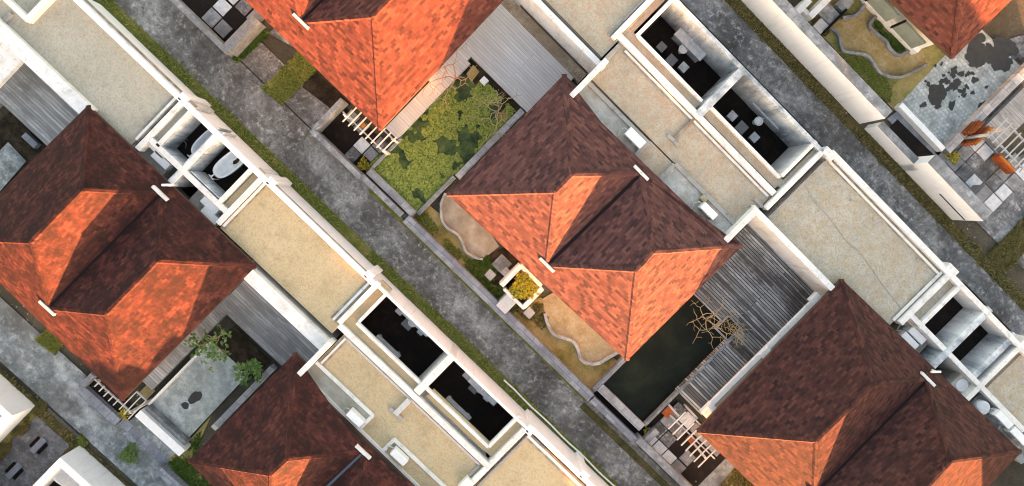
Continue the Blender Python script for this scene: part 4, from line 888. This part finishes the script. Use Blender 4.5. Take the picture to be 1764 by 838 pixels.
def tub(c, ang, label, L=1.75, Wd=.82, dirt=True, z0=.02):
    p = loc(c, z0+.4); t = thing('bathtub', (p.x, p.y, z0), label, 'bathtub', 'white bathtubs in the courts')
    m_ = MB(); n = 28; u = AXA*math.cos(ang)+AXB*math.sin(ang); w = Vector((-u.y, u.x, 0)); base = 0
    rings = [(.36, .30, 0), (.42, .40, .12), (.47, .46, .4), (.5, .5, .58), (.49, .485, .6), (.455, .43, .6), (.43, .39, .55), (.37, .3, .25), (.3, .2, .16)]
    for a_, b_, z in rings:
        for k in range(n):
            th = 2*math.pi*k/n; cx_, sy_ = math.cos(th), math.sin(th); e = 2/2.7
            m_.v.append(Vector((p.x, p.y, z0+z))+u*L*a_*math.copysign(abs(cx_)**e, cx_)+w*Wd*b_*math.copysign(abs(sy_)**e, sy_))
    for i in range(len(rings)-1): m_.f += [(i*n+k, i*n+(k+1) % n, (i+1)*n+(k+1) % n, (i+1)*n+k) for k in range(n)]
    m_.f += [tuple(range(n))[::-1], tuple((len(rings)-1)*n+k for k in range(n))]
    b = m_.build('shell', M['porcelain'], t)
    for q_ in b.data.polygons: q_.use_smooth = True
    if dirt:
        m_ = MB(); c0 = Vector((p.x, p.y, z0+.172)); m_.add([c0+u*(.22+L*.13*math.cos(k*.524)*(1+.2*math.sin(k*2.1)))+w*(Wd*.11*math.sin(k*.524)*(1+.3*math.sin(k*1.7))) for k in range(12)], [tuple(range(12))]); m_.build('puddle', M['soil'], t)
    m_ = MB(); e = Vector((p.x, p.y, z0))-u*(L*.5+.14)
    for s_ in (-.1, .1): m_.tube([e+w*s_, e+w*s_+Vector((0, 0, .72)), e+w*s_*.3+Vector((0, 0, .75)), e+u*.22+Vector((0, 0, .78))], .022, 6)
    m_.tube([e-w*.16+Vector((0, 0, .7)), e+w*.16+Vector((0, 0, .7))], .02, 6); m_.build('tap', M['ac'], t)
tub((398, 282), math.pi/2-.12, 'oval white bathtub with a brown puddle in the right one of the two bath courts', z0=.96)
tub((360, 246), math.pi/2-.05, 'white bathtub half hidden behind the white divider wall', dirt=False, z0=.96)
tub((118, 823), .2, 'oval tub in the bath court at the bottom left', 1.5, .8, False); tub((6, 717), math.pi/2, 'tub cut by the left edge in the white bath court', 1.6, .8, False)
m_ = MB(); r_ = random.Random(3); c0 = loc((313, 237), .96)
for k in range(9):
    a = r_.uniform(0, 6.28); l = r_.uniform(.4, .9); d = Vector((math.cos(a), math.sin(a), 0)); m_.tube([c0, c0+d*l*.5+Vector((r_.uniform(-.1, .1), r_.uniform(-.1, .1), r_.uniform(.05, .5))), c0+d*l+Vector((r_.uniform(-.2, .2), r_.uniform(-.2, .2), r_.uniform(.3, .9)))], .018, 5, .006)
tag(m_.build('dead_plant', M['stone']), 'pale leafless twigs of a dead plant on the dark floor of the left bath court', 'dead plant')

def ac_unit(c, label, z=GZ, L=.82, D=.34, hh=.55, group='white air conditioner units on the roofs'):
    t = thing('air_conditioner', loc(c, z), label, 'air conditioner', group); p = loc(c, z+hh); t.location = (p.x, p.y, z); a, b = p.dot(AXA), p.dot(AXB)
    m_ = MB(); m_.abox(a-L/2, a+L/2, b-D/2, b+D/2, z+.06, z+hh, .025); cs = m_.build('casing', M['ac'], t)
    m_ = MB()
    for r in (.2, .14, .08): 
        pts = [wp(a-.12+r*math.cos(k*.524), b-D/2-.012, z+hh*.52+r*math.sin(k*.524)) for k in range(13)]; m_.tube(pts, .01, 4)
    m_.build('fan_grille', M['grille'], cs)
    m_ = MB(); m_.abox(a+L*.3, a+L*.46, b-D/2-.006, b-D/2+.004, z+.12, z+hh-.1); m_.build('side_panel', M['grille'], cs)
    for s_ in (-1, 1):
        m_ = MB(); m_.abox(a+s_*L*.32-.04, a+s_*L*.32+.04, b-D/2-.04, b+D/2+.04, z, z+.06); m_.build('foot', M['grille'], t)
    m_ = MB(); m_.tube([wp(a-L/2, b+.05, z+.25), wp(a-L/2-.16, b+.03, z+.3), wp(a-L/2-.24, b-.15, z+.12), wp(a-L/2-.1, b-.42, z+.05)], .028, 6); m_.build('pipe', M['pale_timber'], t)
ac_unit((1095, 238), 'air conditioner in the upper gravel trench of the middle villa', GZ, .95, .42); ac_unit((1222, 364), 'air conditioner in the lower trench of the middle villa')
ac_unit((611, 722), 'air conditioner in the first trench beside the dark lower left roof', GZ); ac_unit((687, 789), 'air conditioner in the trench at the bottom edge', GZ)
ac_unit((271, 258), 'air conditioner nearest the upper gravel roof, behind the left villa', 1.5, .9, .36); ac_unit((276, 276), 'second air conditioner of the pair behind the left villa, nearer its tiles', 1.5, .9, .36)
ac_unit((361, 354), 'air conditioner below the right bath court, nearest the court wall', 1.5, .9, .36); ac_unit((361, 372), 'air conditioner below the right bath court, touching the left villa tiles', 1.5, .9, .36)
ac_unit((1568, 588), 'air conditioner touching the tiles of the lower right villa', 1.5, .95, .36); ac_unit((1581, 578), 'air conditioner behind the other one near the lower right villa gutter cap', 1.5, .95, .36)
ac_unit((1731, 724), 'air conditioner in the trench near the right edge, upper of two', 2.05, .95, .36); ac_unit((1757, 752), 'air conditioner in the trench cut by the right edge', 2.05, .95, .36)
p = loc((1657, 664), 2.0); t = thing('condenser', (p.x, p.y, 1.5), 'square condenser with a round fan on top beside the lower right villa', 'condenser'); a, b = p.dot(AXA), p.dot(AXB)
m_ = MB(); m_.abox(a-.42, a+.42, b-.42, b+.42, 1.5, 2.0, .03); m_.build('casing', M['pad'], t)
m_ = MB(); m_.lathe((p.x, p.y, 0), [(.3, 2.0), (.3, 2.03), (.24, 2.035), (.22, 2.01), (.05, 2.01)], 22); m_.build('fan_ring', M['ac'], t)
p = loc((1694, 703), 2.4); m_ = MB(); m_.lathe((p.x, p.y, 0), [(.3, 2.05), (.32, 2.12), (.32, 2.4), (.25, 2.47), (.08, 2.5)], 22); tag(m_.build('water_tank', M['bluegrey']), 'round blue grey tank in the trench beside the lower right villa', 'tank')
solid('roof_box', 'sand', [('box', [(1206, 342), (1212, 337), (1220, 343), (1213, 349)], GZ+.02, GZ+.3)], 'small cream box behind the lower air conditioner of the middle villa', 'box')
def vent(c, label, z):
    p = loc(c, z); t = thing('vent_pipe', (p.x, p.y, z-.6), label, 'vent pipe', 'white vent pipes behind the roof valleys'); m_ = MB(); m_.tube([(p.x, p.y, z-.9), (p.x, p.y, z)], .06, 10); m_.build('pipe', M['ac'], t)
    m_ = MB(); u = (AXA+AXB)*.16; m_.tube([Vector((p.x, p.y, z))-u, Vector((p.x, p.y, z))+u], .055, 8); m_.build('tee', M['ac'], t)
vent((288, 319), 'white tee shaped vent pipe behind the left villa valley', 3.0); vent((1612, 641), 'white tee shaped vent pipe behind the lower right villa valley', 2.9)

# --- white pipe on the verge
m_ = MB(); p0, p1 = P(868, 655, .06), P(1062, 842, .06); m_.tube([p0.lerp(p1, i/12)+AXB*(.02*math.sin(i*1.7)) for i in range(13)], .045, 8)
tag(m_.build('white_pipe', M['ac']), 'long thin white pipe lying on the grass beside the long white wall', 'pipe')

# ------------------------------------------------------------------ trees
def tree(base, h, spread, mat, label, seed, levels=4, leaf_m=None, nleaf=0, lean=(0, 0), z0=.1, r0=.042, lsz=.16, grp='small trees in the gardens'):
    h *= 1.3; r_ = random.Random(seed); t = thing('frangipani_tree' if not leaf_m else 'leafy_frangipani', (base.x, base.y, z0), label, 'tree', grp); m_ = MB(); tips = []
    def grow(p, d, l, r, lv):
        mid = p+d*l*.5+Vector((r_.uniform(-1, 1), r_.uniform(-1, 1), r_.uniform(-.3, .5)))*l*.13; e = p+d*l
        m_.tube([p, mid, e], r, 6, r*.74)
        if lv == 0: tips.append((e, d)); return
        k = r_.choice((2, 2, 3)) if lv < levels else 4; ph = r_.uniform(0, 6.28)
        for i in range(k):
            a = ph+6.283*i/k+r_.uniform(-.4, .4); out = Vector((math.cos(a)*spread, math.sin(a)*spread, r_.uniform(.1, .5)))
            nd = (d*.7+out*.95).normalized(); grow(e, nd, l*r_.uniform(.66, .9), r*.7, lv-1)
    grow(Vector((base.x, base.y, z0)), Vector((lean[0], lean[1], 1)).normalized(), h*.36, r0, levels); m_.build('trunk', M[mat], t)
    if leaf_m:
        f = MB()
        for e, d in tips:
            for _ in range(nleaf): leaf(f, e+Vector((r_.uniform(-.1, .1), r_.uniform(-.1, .1), r_.uniform(-.05, .1))), r_, lsz, .4)
        f.build('crown', M[leaf_m], t, fix=False)
    return t
tree(loc((800, 135)), 1.9, 1.0, 'bark_pink', 'bare pinkish tree at the upper corner of the green pond touching the orange roof', 5, 4, lean=(-.5, -.25))
tree(loc((866, 196)), 1.9, .95, 'bark_tan', 'bare tan tree at the right corner of the green pond', 9, 4, lean=(-.35, -.02))
tree(loc((1207, 545)), 1.7, 1.0, 'bark_tan', 'bare tan tree leaning over the black pond beside the orange roof', 14, 4, lean=(0, 0))
tree(loc((1257, 566)), .95, .95, 'bark_tan', 'bare tan tree in the thin rimmed square planter', 17, 4, z0=.36)
tree(loc((2, 262)), 1.8, 1.0, 'bark_tan', 'bare pale tree cut by the left edge beside the grey deck', 20, 4)
tree(loc((388, 574)), 1.5, 1.05, 'bark_tan', 'tree with sparse green leaves over the drained pool corner', 23, 4, 'leaf', 4, (-.15, -.15), lsz=.17)
tree(loc((440, 630)), 1.0, .9, 'bark_tan', 'low green leafy plant at the right corner of the drained pool', 27, 2, 'leaf', 14, lsz=.26, r0=.035)

# --- scattered litter on the alleys
r_ = random.Random(99); m_ = MB()
for k in range(420):
    f = r_.uniform(-.2, 1.1); o_ = r_.choice(((205, 20, 1130, 838), (1180, -20, 1660, 440), (0, 560, 330, 838))); c = P(o_[0]+(o_[2]-o_[0])*f+r_.gauss(25, 18), o_[1]+(o_[3]-o_[1])*f+r_.gauss(-25, 18), .02)
    a = r_.uniform(0, 6.28); s_ = r_.uniform(.015, .05); d = Vector((math.cos(a), math.sin(a), .2))*s_; e = Vector((-math.sin(a), math.cos(a), 0))*s_*.6
    m_.add([c-d, c+e, c+d, c-e], [(0, 1, 2, 3)])
tag(m_.build('fallen_leaves', M['litter'], fix=False), 'pale dry leaves and scraps scattered over the grey alleys', 'leaf litter', None, 'stuff')
